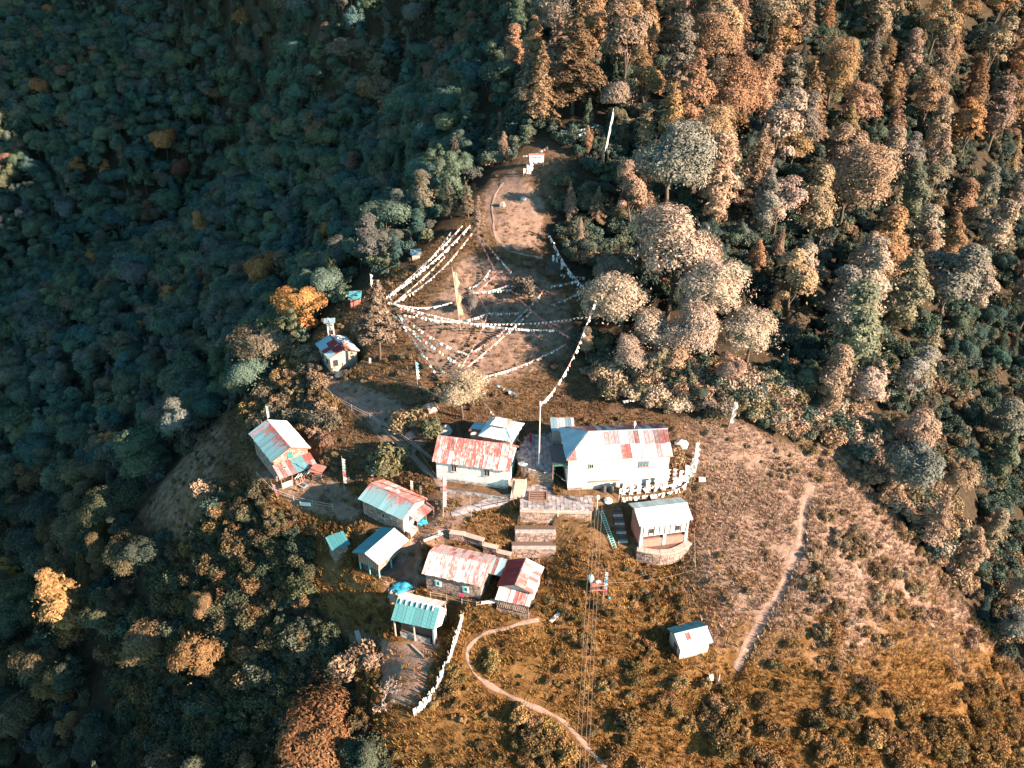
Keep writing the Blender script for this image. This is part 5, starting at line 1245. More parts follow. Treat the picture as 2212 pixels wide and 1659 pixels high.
for t in trees:                                   # undergrowth between the trunks
    if t['d'] > 380: continue
    for k in range(3 if t['left'] else 6):
        x, y = t['p'][0] + random.uniform(-3.5, 3.5), t['p'][1] + random.uniform(-3.5, 3.5); z = gz(x, y); px, py, fw = proj(x, y, z)
        if inpoly(px, py, OPEN): continue
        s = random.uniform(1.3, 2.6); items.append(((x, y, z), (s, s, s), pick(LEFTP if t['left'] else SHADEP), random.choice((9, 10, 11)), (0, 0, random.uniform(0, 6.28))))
for t in rest:
    s = t['h'] / PROTO[t['k']][3]; items.append((t['p'], (s * random.uniform(.82, 1.2), s * random.uniform(.82, 1.2), s * random.uniform(.88, 1.15)), t['t'], FK.index(t['k']), (random.gauss(0, .06), random.gauss(0, .06), random.uniform(0, 6.28))))
instancer('forest', items, [PROTO[k][2] for k in FK], 'dense mixed mountain forest covering the far slopes')

for i, (x, y, h) in enumerate(((1560, 905, 7), (1760, 560, 9), (1930, 420, 10), (1480, 330, 8), (620, 470, 12), (300, 760, 11), (2020, 820, 9), (430, 560, 12))):
    hero('bare', x, y, h, (.3, .25, .2), 'dead_tree', 'leafless dead tree ' + ('at the forest edge behind the leaning white flag pole', 'in the middle of the sunlit right slope', 'high on the right slope below the tall column trees', 'above the bright conifers right of the ridge', 'in the shaded forest left of the ridge clearing', 'low in the shaded left forest', 'at the lower right forest edge', 'in the shaded forest below the large brown tree')[i])
# shrubs on the open ground
KEEP = [(a, b, max(c, d) + .6) for a, b, c, d, e, f in PADS]
PP = np.array(PATHPTS)
def onpath(x, y, m=0.0): return bool((np.hypot(PP[:, 0] - x, PP[:, 1] - y) < PP[:, 2] + m).any())
def free(x, y, m=0): return all(math.hypot(x - a, y - b) > r + m for a, b, r in KEEP) and not inpoly(x, y, COURT2) and not inpoly(x, y, TERR2)
COURT2, TERR2 = [(p.x, p.y) for p in COURT], [(p.x, p.y) for p in TERR]
BARE2 = BARE + [[(1110, 1130), (1210, 1130), (1210, 1215), (1100, 1215)], [(1270, 1085), (1360, 1085), (1370, 1190), (1290, 1190)], [(920, 1110), (1000, 1140), (1120, 1200), (1100, 1230), (960, 1170)]]
shr = []
FRP = [((.42, .32, .24), 3), ((.36, .25, .16), 3), ((.24, .19, .12), 1)]
FRINGE = [(1255, 800), (1300, 850), (1450, 900), (1600, 900), (1700, 955), (1840, 955), (1885, 1060), (2000, 1180), (2080, 1280), (2130, 1300), (2060, 1120), (1960, 960), (1800, 850), (1640, 800), (1500, 800), (1350, 775)]
def addshrub(x, y, h, pal, zone):
    z = gz(x, y); px, py, fw = proj(x, y, z)
    shr.append(dict(k=random.choice(['bush1', 'bush2', 'bush3']), p=(x, y, z - .05), h=h, t=pick(pal), px=px, py=py, d=fw, z=zone))
RS = [((.33, .235, .15), 3), ((.29, .195, .11), 3), ((.2, .145, .085), 2), ((.36, .27, .185), 2)]
RM = [((.25, .155, .065), 4), ((.18, .115, .05), 3), ((.31, .205, .095), 2), ((.13, .095, .05), 3)]
KN = [((.24, .175, .115), 3), ((.24, .16, .08), 2), ((.13, .12, .085), 2), ((.28, .19, .12), 1)]
for x, y in scatter(-75, 104, 48, 185, 1.1):
    z = gz(x, y); px, py, fw = proj(x, y, z)
    if not infield(px, py, fw, 40): continue
    if inpoly(px, py, SHRUBZ):
        if random.random() < .75: addshrub(x, y, random.uniform(.9, 2.6), LOWP, 'scrub')
        continue
    if inpoly(px, py, FRINGE):
        if random.random() < .55: addshrub(x, y, random.uniform(.8, 3.0), FRP, 'fringe')
        continue
    if not inpoly(px, py, OPEN): continue
    if any(inpoly(px, py, b) for b in BARE2):
        left_ = px < 520
        if random.random() < (.16 if left_ else .03) and free(x, y): addshrub(x, y, random.uniform(.3, .9 if left_ else .6), KN if left_ else RS, 'scrub' if left_ else 'slope')
        continue
    if not free(x, y) or onpath(x, y, .9): continue
    n1 = noise.noise(Vector((x * .12, y * .12, 3))); n2 = noise.noise(Vector((x * .3, y * .3, 9)))
    if 540 < px < 720 and 760 < py < 960: pr, hr, pal, zn = .75, (.9, 2.3), KN, 'bench'
    elif py < 860: pr, hr, pal, zn = .07 + .5 * max(0, n1), (.4, 1.1), KN, 'knoll'
    elif px > 1330 and py > 1360 + 160 * n2 + 60 * n1 and n1 > -.35: wv = min(1, (py - 1330) / 260); pr, hr, pal, zn = wv * (.35 + .6 * n1), (.4 + .3 * wv, .9 + 1.1 * wv), RM, 'meadow'
    elif px > 1480 and px < 1740: pr, hr, pal, zn = .06 + .35 * n1, (.3, .9), RS, 'slope'
    elif px > 1700: pr, hr, pal, zn = .34 + .9 * n1, (.4, 1.4), RS if py < 1330 + 200 * n2 else RM, 'slope'
    elif py > 1290: pr, hr, pal, zn = .42 + 1.0 * n1, (.3, 1.0) if n1 < .15 else (.7, 1.7), RM, 'meadow'
    else: pr, hr, pal, zn = .10 + .4 * n1, (.35, .9), KN, 'village'
    if random.random() < pr: addshrub(x, y, random.uniform(*hr) * (1 + .4 * n2), pal, zn)
order = sorted([t for t in shr if visible(t)], key=lambda t: -t['h'] / t['d'])
ids = set()
zone_words = dict(fringe='at the forest edge right of the large hall', scrub='in the dark scrub below the left houses', bench='in the thicket between the upper hut and the left house', knoll='on the flag meadow knoll', slope='on the bright open slope at the right', meadow='in the golden grass at the bottom', village='among the village houses')
relabel(order[:240], lambda t: '%s %s bush' % ('large' if t['h'] > 1.9 else 'mid-sized' if t['h'] > 1.2 else 'small', colour_word(t['t'])))
for t in order[:240]:
    ids.add(id(t)); lab = t['lab']
    plant(t['k'], 'bush', t['p'], t['h'] / PROTO[t['k']][3], t['t'], lab, 'bush', 'bushes ' + zone_words[t['z']])
BK = ['bush1', 'bush2', 'bush3']
items = [(t['p'], (t['h'] / PROTO[t['k']][3],) * 3, t['t'], BK.index(t['k']), (0, 0, random.uniform(0, 6.28))) for t in shr if id(t) not in ids]
instancer('scrub', items, [PROTO[k][2] for k in BK], 'low brown scrub growing over the open slopes')
items = []
GR = [((.2, .125, .06), 3), ((.27, .17, .085), 3), ((.15, .1, .055), 2)]; GRS = [((.42, .30, .215), 3), ((.36, .25, .17), 3), ((.28, .19, .125), 2)]; GRL = [((.27, .15, .05), 3), ((.36, .21, .075), 3), ((.16, .085, .03), 2.5)]
for x, y in scatter(-60, 98, 48, 170, .62):
    z = gz(x, y); px, py, fw = proj(x, y, z)
    if not infield(px, py, fw, 20) or not inpoly(px, py, OPEN): continue
    b = any(inpoly(px, py, q) for q in BARE2)
    if (b and random.random() < .8) or not free(x, y, -.5) or onpath(x, y): continue
    if noise.noise(Vector((x * .2, y * .2, 5))) < -.35 and random.random() < .7: continue
    s = random.uniform(.6, 1.5) * (1.15 if py > 1000 else .8)
    items.append(((x, y, z), (s, s, s * random.uniform(.7, 1.3)), pick(GRS if px > 1470 and py < 1390 + 260 * noise.noise(Vector((x * .12, y * .12, 1))) + random.uniform(-60, 60) else GRL if py > 1050 else GR), random.randrange(3), (random.uniform(-.15, .15), random.uniform(-.15, .15), random.uniform(0, 6.28))))
instancer('grass', items, TUFT, 'dry golden grass tufts over the clearing and slopes')
print('TREES', len(trees), 'single', len(single), 'shrubs', len(shr), 'grass', len(items))

# ------------------------------------------------------------------ prayer flag strings
_fl = {}
def flag_mesh(c, w, h):
    k = (c, w, h)
    if k not in _fl:
        V, F = [], []
        for i in range(4):
            for j in range(3):
                V.append(((i / 3 - .5) * w * .94, .05 * w * math.sin(i * 1.9 + j * .8) * j / 2, -h * j / 2))
        for i in range(3):
            for j in range(2): F.append((i * 3 + j, i * 3 + j + 1, i * 3 + j + 4, i * 3 + j + 3))
        me = bpy.data.meshes.new('flag'); me.from_pydata(V, [], F); me.update(); me.materials.append(M['flag_' + c]); _fl[k] = me
    return _fl[k]
words0 = ('first', 'second', 'third', 'fourth', 'fifth', 'sixth', 'seventh')
MIX = 'bwrgypbwrygp'
def string(label, A, B, mid=None, sag=None, cols=MIX, w=.52, h=.5, gap=.57, name='prayer_flag_string', skip=0.0, rcord=.022):
    """a sagging cord from A to B with cloth flags hanging from it; mid = pixel the cord passes through"""
    ln = (B - A).length
    if mid is not None:
        best = min((i / 60 for i in range(6, 55)), key=lambda t: abs(proj(*(A.lerp(B, t)))[0] - mid[0]) if abs(proj(*A)[0] - proj(*B)[0]) > 25 else abs(proj(*(A.lerp(B, t)))[1] - mid[1]))
        q = A.lerp(B, best); x, y, fw = proj(*q)
        drop = (mid[1] - y) / FPX * fw / .88; S = max(0.0, drop / (4 * best * (1 - best))); S = min(S, ln * .3)
    else: S = ln * .05 if sag is None else sag
    c = lambda t: A.lerp(B, t) - Vector((0, 0, 4 * S * t * (1 - t)))
    root = empty(name, A, 0, label, 'prayer flags', None)
    n = max(6, int(ln / 2)); cord = MB(); cord.polytube([c(i / n) - A for i in range(n + 1)], rcord, 4); cord.build('cord', M['cord'] if cols != 'r' else M['flag_r'], root)
    m = int(ln / gap)
    for i in range(m):
        if random.random() < skip: continue
        t = (i + .5) / m; p = c(t) - A; d = (c(min(1, t + .01)) - c(max(0, t - .01))); yaw = math.atan2(d.y, d.x) + random.uniform(-.25, .25)
        pitch = math.atan2(d.z, math.hypot(d.x, d.y))
        f = link('flag', flag_mesh(cols[i % len(cols)] if len(cols) < 5 else random.choice(cols) if random.random() < .3 else cols[i % len(cols)], w, h), root)
        f.location = p; f.rotation_euler = (random.gauss(-.1, .45), -pitch * .8 + random.gauss(0, .12), yaw + random.gauss(0, .35)); f.scale = (random.uniform(.65, 1.08), 1, random.uniform(.55, 1.15))
    return root
def U(x, y): return Z4(x, y)
T2b = (822, 782)                      # the shaggy conifer on the left carries most strings
def T2(x, y): return above(*T2b, *U(x, y))
T1b = (1031, 512)
def T1(x, y): return above(*T1b, *U(x, y))
def G4(x, y, h=1.0): return P(*U(x, y), h)
string('thick white flag string from the knoll conifer to the shaggy conifer, brightest of the bundle', T1(1040, 190), T2(330, 800), U(700, 520), cols='w', w=.56, h=.5, gap=.52)
string('faded flag string hanging just behind the thick white one', T1(960, 210), T2(350, 790), U(700, 480), cols='wwpwb', h=.5)
string('outermost flag string along the ridge edge, far left of the bundle', G4(865, 265, 3), T2(345, 805), U(640, 540), cols=MIX)
string('colourful flag string directly below the thick white one', T1(1050, 255), T2(400, 845), U(740, 610), cols=MIX)
string('short colourful flag string lowest of the bundle to the shaggy conifer', G4(818, 465, 2.5), T2(395, 850), U(640, 640), cols='brywgp')
string('long plain red string running down the middle of the meadow from the knoll conifer', T1(1075, 270), G4(1240, 600, 2.0), U(1170, 430), cols='rrp', w=.55, h=.5, gap=.5)
string('plain red string continuing down to the right end of the white string', G4(1250, 600, 2.0), G4(1840, 1130, 1.6), U(1540, 910), cols='rrp', w=.55, h=.5, gap=.5)
string('colourful flag string from the knoll conifer down to the middle bushes', T1(1085, 280), G4(1370, 600, 2.0), U(1230, 440))
string('short colourful flag string right of the red one', G4(1400, 640, 1.8), G4(1590, 840, 1.6), U(1500, 745))
string('white pennant string from the shaggy conifer to the yellow flag pole', T2(340, 840), G4(875, 845, 3.2), U(640, 890), cols='w', h=.35)
string('colourful flag string from the shaggy conifer to the red string crossing', T2(390, 850), G4(1170, 938, 2.0), U(900, 1000))
string('colourful flag string from the red string crossing up to the right bushes', G4(1175, 935, 2.0), G4(2090, 670, 2.5), U(1560, 905))
string('thick pale blue-white flag string across the meadow, widest span', T2(392, 862), G4(1725, 1075, 1.6), U(1000, 1015), cols='w', w=.58, h=.42, gap=.6)
string('white pennant string just above the widest span', T2(470, 950), G4(2000, 962, 2.5), U(1300, 1026), cols='w', w=.45, h=.4, gap=.75)
string('colourful flag string from the shaggy conifer down to the pale feathery tree', T2(310, 890), G4(1090, 1452, 1.8), U(640, 1160), gap=.62)
string('left steep flag string from the shaggy conifer to the foot of the meadow', T2(420, 945), G4(740, 1430, 1.2), U(590, 1210), cols='bwpyw', h=.45)
string('right steep flag string from the shaggy conifer to the foot of the meadow', T2(440, 950), G4(812, 1432, 1.2), U(640, 1200), cols=MIX, h=.45)
string('colourful flag string sagging from the shaggy conifer to the lower red string end', T2(480, 970), G4(1010, 1278, 2.0), U(760, 1170))
string('colourful flag string rising from the lower red string end to the meadow bushes', G4(1015, 1275, 2.0), G4(1640, 742, 1.8), U(1310, 1075))
string('second rising flag string parallel to and right of it', G4(930, 1440, 3.0), G4(1530, 920, 1.8), U(1240, 1180))
string('short flag string from the pale feathery tree to the lower red string end', G4(925, 1435, 3.2), G4(1012, 1280, 2.0), U(970, 1360), h=.45)
string('long low flag string from the pale feathery tree to the right edge of the meadow', G4(985, 1490, 3.0), G4(1820, 1192, 1.6), U(1420, 1385), cols='wbwywpw')
string('flag string from the pale feathery tree toward the tall white pole', G4(1090, 1452, 1.8), G4(1420, 1612, 2.0), U(1260, 1535))
string('level flag string across the middle bushes', G4(1045, 768, 1.8), G4(1585, 722, 1.8), U(1290, 740))
string('second level flag string just above it on the left', G4(1040, 758, 2.0), G4(1375, 690, 2.0), U(1210, 745))
string('flag string in the upper right bushes of the meadow', G4(1690, 712, 1.6), G4(1975, 640, 2.0), U(1830, 688))
string('short flag string above the upper right bushes', G4(1770, 615, 1.6), G4(1975, 640, 2.0), U(1870, 630), cols='bwr')
string('short sloping flag string left of the grey meadow bush', G4(1020, 722, 1.6), G4(1192, 570, 2.0), U(1110, 680), cols='wbw')
string('upper zigzag of the thin red string', G4(1240, 620, 2.0), G4(1080, 762, 2.0), U(1150, 690), cols='rrp', h=.42, gap=.5)
string('middle zigzag of the thin red string', G4(1080, 765, 2.0), G4(1175, 930, 2.0), U(1130, 850), cols='rrp', h=.42, gap=.5)
string('lowest zigzag of the thin red string', G4(1170, 945, 2.0), G4(1025, 1262, 2.0), U(1110, 1095), cols='rrp', h=.42, gap=.5)
string('thick white string sloping down at the right of the bare shoulder', G4(1685, 292, 3.0), G4(1990, 740, 2.5), U(1800, 500), cols='w', w=.55, h=.7, gap=.5)
POLE5 = atz(1164, 1004, 2.0)
p5top = CAM + ray(1167, 873) * (POLE5.y / ray(1167, 873).y)
string('long white flag string from the tall white pole up to the pale tree', p5top, above(1345, 742, 1298, 612), (1240, 770), cols='wwwpw', w=.55, h=.6, gap=.6)
string('white flag string crossing the courtyard to the corner of the large hall', above(1000, 904, 1045, 870), atz(*Z1(1090, 590), 1.0), Z1(850, 390), cols='w', w=.35, h=.35, gap=.6)
string('flag string from the small white pole to the pale feathery tree', G4(600, 1540, .5), G4(760, 1610, 1.0), cols='wb', h=.4)
string('pale flag string on the forest edge behind the large hall', P(1345, 866, 2.0), P(1432, 826, 3.0), sag=.8, cols='wwg', h=.5)
string('upper flag string below the large hemlock', P(*Z7(742, 806), 2.5), P(*Z7(1005, 768), 4), Z7(860, 803), cols='gw', h=.6)
string('lower colourful flag string below the large hemlock', P(*Z7(745, 868), 2.0), P(*Z7(918, 815), 3), Z7(830, 850), cols='ybwg', h=.65)
string('flag string running behind the small white signboard', P(*Z7(480, 985), 2.5), P(*Z7(655, 920), 3.5), Z7(560, 970), h=.6)
string('white flags tied at the edge of the pale trees right of the knoll', P(1256, 528, 3), P(1298, 530, 3.5), sag=.6, cols='w', h=.9)

# ------------------------------------------------------------------ flag poles
def pole_flag(base, h, col, label, lean=(0, 0), cloth=(.25, .92), w=.4, r=.05, mat='pole', name='flag_pole', group=None):
    root = empty(name, base, random.uniform(-.4, .4), label, 'flag pole', group); top = Vector((lean[0], lean[1], h))
    MB().tube((0, 0, -.4), top, r, r * .6, 6).build('pole', M[mat], root)
    if col:
        n = 8; segs = col if len(col) > 1 else col
        for si, cc in enumerate(segs):
            V, F = [], []; a0 = cloth[0] + (cloth[1] - cloth[0]) * si / len(segs); a1 = cloth[0] + (cloth[1] - cloth[0]) * (si + 1) / len(segs)
            for i in range(n + 1):
                p = top * (a0 + (a1 - a0) * i / n); k = w * (1 + .35 * math.sin(i * 2.3 + si + h))
                V += [tuple(p + Vector((r * .9, 0, 0))), tuple(p + Vector((r + k * .5, .08 * math.sin(i * 1.7), 0))), tuple(p + Vector((r + k, .05 * math.sin(i * 1.1 + 1), -.05)))]
                if i: b = 3 * i; F += [(b - 3, b - 2, b + 1, b), (b - 2, b - 1, b + 2, b + 1)]
            me = bpy.data.meshes.new('cloth'); me.from_pydata(V, [], F); me.update(); me.materials.append(M['flag_' + cc]); link('cloth', me, root)
    return root
def hgt(bp, tp):
    b = P(*bp); d = ray(*tp); t = CAM + d * (b.y / d.y); return b, t.z - b.z, (t.x - b.x, 0)
def fp(bp, tp, col, label, **k):
    b, h, ln = hgt(bp, tp); return pole_flag(b, h, col, label, ln, **k)
fp((995, 712), (976, 577), 'y', 'tall pole with long yellow flag in the middle of the meadow', w=.75, r=.08)
fp((902, 832), (897, 778), 'wb', 'short pole with pale flag at the left foot of the meadow', w=.4)
fp((744, 1062), (738, 984), 'wrgw', 'flag pole with white and red cloth right of the leftmost house', w=.45)
fp((957, 1116), (957, 1026), 'wwrw', 'tall flag pole with white cloth left of the lower terrace', w=.4, r=.07)
fp((806, 1050), (800, 1012), 'rw', 'flag pole behind the red-ridged stone house', w=.4)
fp((888, 1068), (886, 1036), 'yw', 'flag pole at the right end of the red-ridged stone house', w=.35)
fp((802, 630), (799, 590), 'w', 'white flag pole on the ridge edge above the shaggy conifer', w=.4)
fp((797, 788), (797, 772), 'w', 'short white flag pole beside the trunk of the shaggy conifer', w=.35)
fp((1302, 348), (1326, 234), 'w', 'long leaning white flag pole at the top of the ridge', w=.3, r=.09, mat='whitepole')
fp((1302, 1298), (1308, 1230), 'rwbw', 'flag pole beside the small roadside stand under the power lines', w=.4)
fp((946, 1172), (946, 1143), 'rw', 'short red and white flag pole behind the stone house', w=.35)
fp((1572, 930), (1589, 862), 'w', 'leaning white flag pole at the forest edge right of the large hall', w=.5)
fp((1567, 1086), (1594, 1012), None, 'bare leaning pole on the bright slope right of the white prayer flags', r=.05)
fp((1018, 1122), (1016, 1064), None, 'bare wooden post below the white hall', r=.06)
fp((1146, 1100), (1144, 1080), None, 'white post at the left corner of the lower terrace', r=.07, mat='whitepole') if False else None
fp((602, 1078), (585, 1045), 'rp', 'red flag pole on the fence line left of the yard', w=.4)
fp((822, 1002), (806, 990), 'w', 'tiny white flag on the slope above the olive bush', w=.3)
for i, (x, y, t) in enumerate(((1705, 540, 450), (1735, 535, 470), (1775, 585, 480))): fp(U(x, y + 20), U(x, t), 'w', 'white flag pole at the upper right of the meadow, %s of three' % ('left', 'middle', 'right')[i], w=.4)
for i, (x, b, t) in enumerate(((485, 1105, 1070), (507, 1120, 1040), (523, 1118, 1050), (537, 1105, 1000))):
    fp(Z7(x, b + 12), Z7(x, t), 'w', 'white flag pole beside the small signboard, %s from the left' % ('first', 'second', 'third', 'fourth')[i], w=.42)
b = atz(1164, 1004, 2.0); r_ = empty('tall_pole', b, 0, 'tall white mast standing in the courtyard', 'pole'); MB().tube((0, 0, -.4), p5top - b, .11, .07, 8).build('mast', M['whitepole'], r_); MB().tube(p5top - b, p5top - b + Vector((0, 0, .5)), .2, .12, 8).build('finial', M['lamp'], r_); MB().box(-.4, .4, -.4, .4, -.1, .22).build('foot', M['stone_gray'], r_)
# poles standing on roofs
for root, loc, h, c, lb in ((hL, (-4.7, 0, 5.7), 3.4, 'wb', 'pole with pale flag on the ridge end of the leftmost house'), (hL, (.6, 1.7, 5.0), 1.8, 'w', 'short white pole on the right slope of the leftmost house roof'), (hN, (-3.3, 0, 4.4), 4.2, 'w', 'leaning flag pole on the back ridge end of the upper hut'), (hM, (.8, .3, 4.25), 1.0, 'w', 'small white flag on the red ridge of the stone house'), (hM, (3.4, 2.4, 3.4), 2.4, 'y', 'pale flag pole at the back right corner of the red-ridged house')):
    ca, sa = math.cos(root.rotation_euler.z), math.sin(root.rotation_euler.z); L0 = root.location; p = Vector((L0.x + loc[0] * ca - loc[1] * sa, L0.y + loc[0] * sa + loc[1] * ca, L0.z + loc[2]))
    pole_flag(p, h, c, lb, (random.uniform(-.4, .1), 0), w=.3, r=.04)
# the white prayer flags that ring the front of the large hall
ring = [(1342, 1074), (1358, 1073), (1376, 1071), (1394, 1069), (1412, 1067), (1430, 1064), (1449, 1061), (1464, 1055), (1478, 1047), (1488, 1036), (1494, 1022), (1498, 1007), (1500, 994)]
tops = []
words = ('first', 'second', 'third', 'fourth', 'fifth', 'sixth', 'seventh', 'eighth', 'ninth', 'tenth', 'eleventh', 'twelfth', 'thirteenth')
for i, q in enumerate(ring):
    b = P(*q); h = random.uniform(2.6, 3.6) if i < 8 else random.uniform(3.4, 4.6)
    pole_flag(b, h, 'w', 'pole with long white prayer cloth in front of the large hall, %s from left' % words[i], (random.uniform(-.2, .3), 0), (.15, .97), .6, .04); tops.append(b + Vector((0, 0, h * .55)))
for i in range(0, len(ring) - 1):
    b0, b1 = tops[i], tops[i + 1]
    string('white cloth strip sagging between the %s and %s prayer poles of the hall' % (words[i], words[i + 1]), b0, b1, sag=.25, cols='w', w=.6, h=.6, gap=.5, name='cloth_strip')
    string('low white cloth strip at the feet of the %s and %s hall prayer poles' % (words[i], words[i + 1]), P(*ring[i], .9), P(*ring[i + 1], .9), sag=.15, cols='w', w=.6, h=.75, gap=.5, name='cloth_strip')
inner = [(1362, 1050), (1380, 1050), (1398, 1047), (1418, 1045), (1436, 1042), (1452, 1040)]
for i, q in enumerate(inner):
    b = P(*q); pole_flag(b, 2.6, 'w', 'white prayer cloth pole close to the hall wall, %s from left' % words[i], (random.uniform(-.15, .15), 0), (.15, .97), .55, .04)
    if i: string('white cloth strip near the hall wall between inner poles %s and %s' % (words[i - 1], words[i]), P(*inner[i - 1], 1.6), P(*q, 1.6), sag=.2, cols='w', w=.6, h=.7, gap=.5, name='cloth_strip')
b = P(*Z1(1475, 735)); pole_flag(b, 2.4, 'w', 'white flag on a thin pole just left of the hall prayer poles', (0, 0), (.6, .98), .3, .04, 'whitepole')

# ------------------------------------------------------------------ small things about the village
q = P(*Z1(1375, 660)); sh = empty('lean_to', (q.x, q.y, q.z), R(6), 'low lean-to with reddish plank roof and white front against the large hall', 'shed')
MB().box(-2.1, 2.0, .6, 2.0, -.6, 1.5).build('wall', M['white'], sh)
for i in range(7): MB().prism([(-2.4 + i * .68, .2, 1.55 + .02 * (i % 2)), (-1.74 + i * .68, .2, 1.55 + .02 * (i % 2)), (-1.74 + i * .68, 2.3, 2.1 + .02 * (i % 2)), (-2.4 + i * .68, 2.3, 2.1 + .02 * (i % 2))], (0, 0, .06)).build('roof_plank', M['redpaint'], sh)
window(sh, frame4((0, .6, 0), (1, 0, 0), (0, -1, 0), (0, 0, 1)), .3, .7, 1.2, .45, 'white', 'glass', panes=2)
for i, (x, r) in enumerate(((-.2, .42), (1.0, .45))):
    o = MB().tube((0, 0, -.1), (0, .1, 1.1), r, r * .85, 10).build('water_drum', M['slate']); o.location = (q.x + x, q.y - .1, q.z); tag(o, 'dark upright drum in front of the plank-roofed lean-to, %s of two' % ('left', 'right')[i], 'drum')
q = P(689, 1034); ws = empty('wood_shelter', q, R(-20), 'small roofed firewood shelter right of the leftmost house', 'shelter')
posts(ws, [((x, y, -.3), (x, y, 1.9)) for x in (-.8, .8) for y in (-.6, .6)], 'wood', .05); MB().prism([(-1.2, -.95, 1.85), (1.2, -.95, 1.85), (1.2, .95, 2.15), (-1.2, .95, 2.15)], (0, 0, .06)).build('roof', M['redpaint'], ws)
for i in range(9): MB().tube((-.7, -.5 + (i % 3) * .4, .15 + (i // 3) * .33), (.7, -.5 + (i % 3) * .4, .15 + (i // 3) * .33), .15, .15, 7).build('log', M['wood'], ws)
q = P(655, 1049); o = MB().box(-.85, .85, -.5, .5, .12, .17).build('panel_frame', M['galv']); o.name = 'solar_panel'; o.location = q; o.rotation_euler = (R(6), 0, R(-38)); tag(o, 'small pale panel lying on the ground before the leftmost house', 'panel')
MB().box(-.5, .5, -.3, .3, .17, .185).build('cell_sheet', M['slate'], o)
def heap(name, label, loc, rx, ry, rz, mat, cat, seed=1, amp=.35):
    o = MB().blob((0, 0, rz * .5), rx, ry, rz, seed, amp, 3).build(name, M[mat]); o.location = loc; tag(o, label, cat); return o
q = P(912, 1133); heap('tarpaulin_bundle', 'bright blue tarpaulin bundle in front of the bright white gable', q, .75, .7, .75, 'tarp', 'tarpaulin', 3, .6)
q = P(868, 1283); rt = empty('tarpaulin_shelter', q, R(15), 'dark blue tarpaulin over a low stone enclosure left of the stone house', 'shelter')
MB().blob((.3, .4, .9), 1.7, 1.0, .5, 5, .5, 3).build('tarpaulin', M['tarp'], rt)
for a, b in (((-2.1, -.9, .8), (2.2, -.7, .9)), ((-2.1, -.9, .8), (-.6, 1.5, 1.0)), ((-1.4, -1.1, .85), (1.6, 1.2, 1.15))): MB().bar(a, b, .1).build('pole', M['palewood'], rt)
MB().box(-1.9, 1.6, -.8, 1.0, -.8, .75).build('enclosure', M['cream'], rt)
q = P(858, 1167)
for i in range(7):
    o = MB().blob((0, 0, .1), .28, .22, .25, i, .4, 1).build('stone_block', M['redpaint'] if i < 4 else M['stone']); o.location = q + Vector((-.8 + i * .27, random.uniform(-.4, .4), 0)); tag(o, '%s lump from the left in the heap at the white gable foot' % words0[i], 'stone', 'heap at the gable foot')
def plank(bp, ep, w, label, mat='whitepole', h=.5):
    a, b = P(*bp, h), P(*ep, h); o = MB().bar(Vector((0, 0, 0)), b - a, w, .06).build('plank', M[mat]); o.location = a; tag(o, label, 'plank'); return o
plank((1189, 1343), (1221, 1312), .55, 'long white plank lying right of the red-roofed house', h=.35)
plank((915, 1168), (957, 1152), .55, 'pale plank fence rail beside the small red and white flag pole', h=.7)
plank((770, 1362), (778, 1388), .7, 'grey plank standing on the dark slope left of the open shed', 'palewood', .6)
plank((888, 1392), (916, 1418), .22, 'thin dark pole lying below the open shed', 'pole', .2)
plank((1040, 1302), (1102, 1296), .5, 'pale plank shelf in front of the red-roofed house', h=1.0)
# white picket fence below the open shed
def pickets(pix, label, h=1.7, gap=.16, name='picket_fence', mat='whitepole'):
    pt = [P(*q) for q in pix]; root = empty(name, pt[0], 0, label, 'fence'); L = [0]
    for i in range(len(pt) - 1): L.append(L[-1] + (pt[i + 1] - pt[i]).length)
    def at(s):
        for i in range(len(pt) - 1):
            if s <= L[i + 1]: return pt[i].lerp(pt[i + 1], (s - L[i]) / (L[i + 1] - L[i]))
        return pt[-1]
    n = int(L[-1] / gap); meshes = [MB().add([(-.08, -.02, -.35), (.08, -.02, -.35), (.08, .02, -.35), (-.08, .02, -.35), (-.07, -.02, k), (.07, -.02, k - .08), (.07, .02, k - .08), (-.07, .02, k)], [(3, 2, 1, 0), (4, 5, 6, 7), (0, 1, 5, 4), (1, 2, 6, 5), (2, 3, 7, 6), (3, 0, 4, 7)]).mesh('picket', M[mat]) for k in (h, h * .88, h * 1.1, h * .97)]
    for i in range(n):
        p = at(L[-1] * (i + .5) / n); d = at(min(L[-1], L[-1] * (i + 1) / n)) - at(L[-1] * i / n); z = gz(p.x, p.y)
        o = link('picket', random.choice(meshes), root); o.location = Vector((p.x, p.y, z)) - pt[0]; o.rotation_euler = (random.uniform(-.12, .12), random.uniform(-.1, .1), math.atan2(d.y, d.x))
    m = max(2, int(L[-1] / 2.5))
    for i in range(m):
        a, b = at(L[-1] * i / m), at(L[-1] * (i + 1) / m); a = Vector((a.x, a.y, gz(a.x, a.y) + h * .6)); b = Vector((b.x, b.y, gz(b.x, b.y) + h * .6)); MB().bar(a - pt[0], b - pt[0], .06, .1).build('rail', M[mat], root)
        if i % 1 == 0: MB().tube(Vector((a.x, a.y, a.z - 1.2)) - pt[0], Vector((a.x - .25, a.y, a.z + .9)) - pt[0], .05, .04, 5).build('post', M['pole'], root)
    return root
pickets([(1000, 1340), (994, 1362), (975, 1420), (958, 1462), (945, 1492), (934, 1512), (915, 1532), (895, 1548)], 'long white picket fence running down from the open shed')
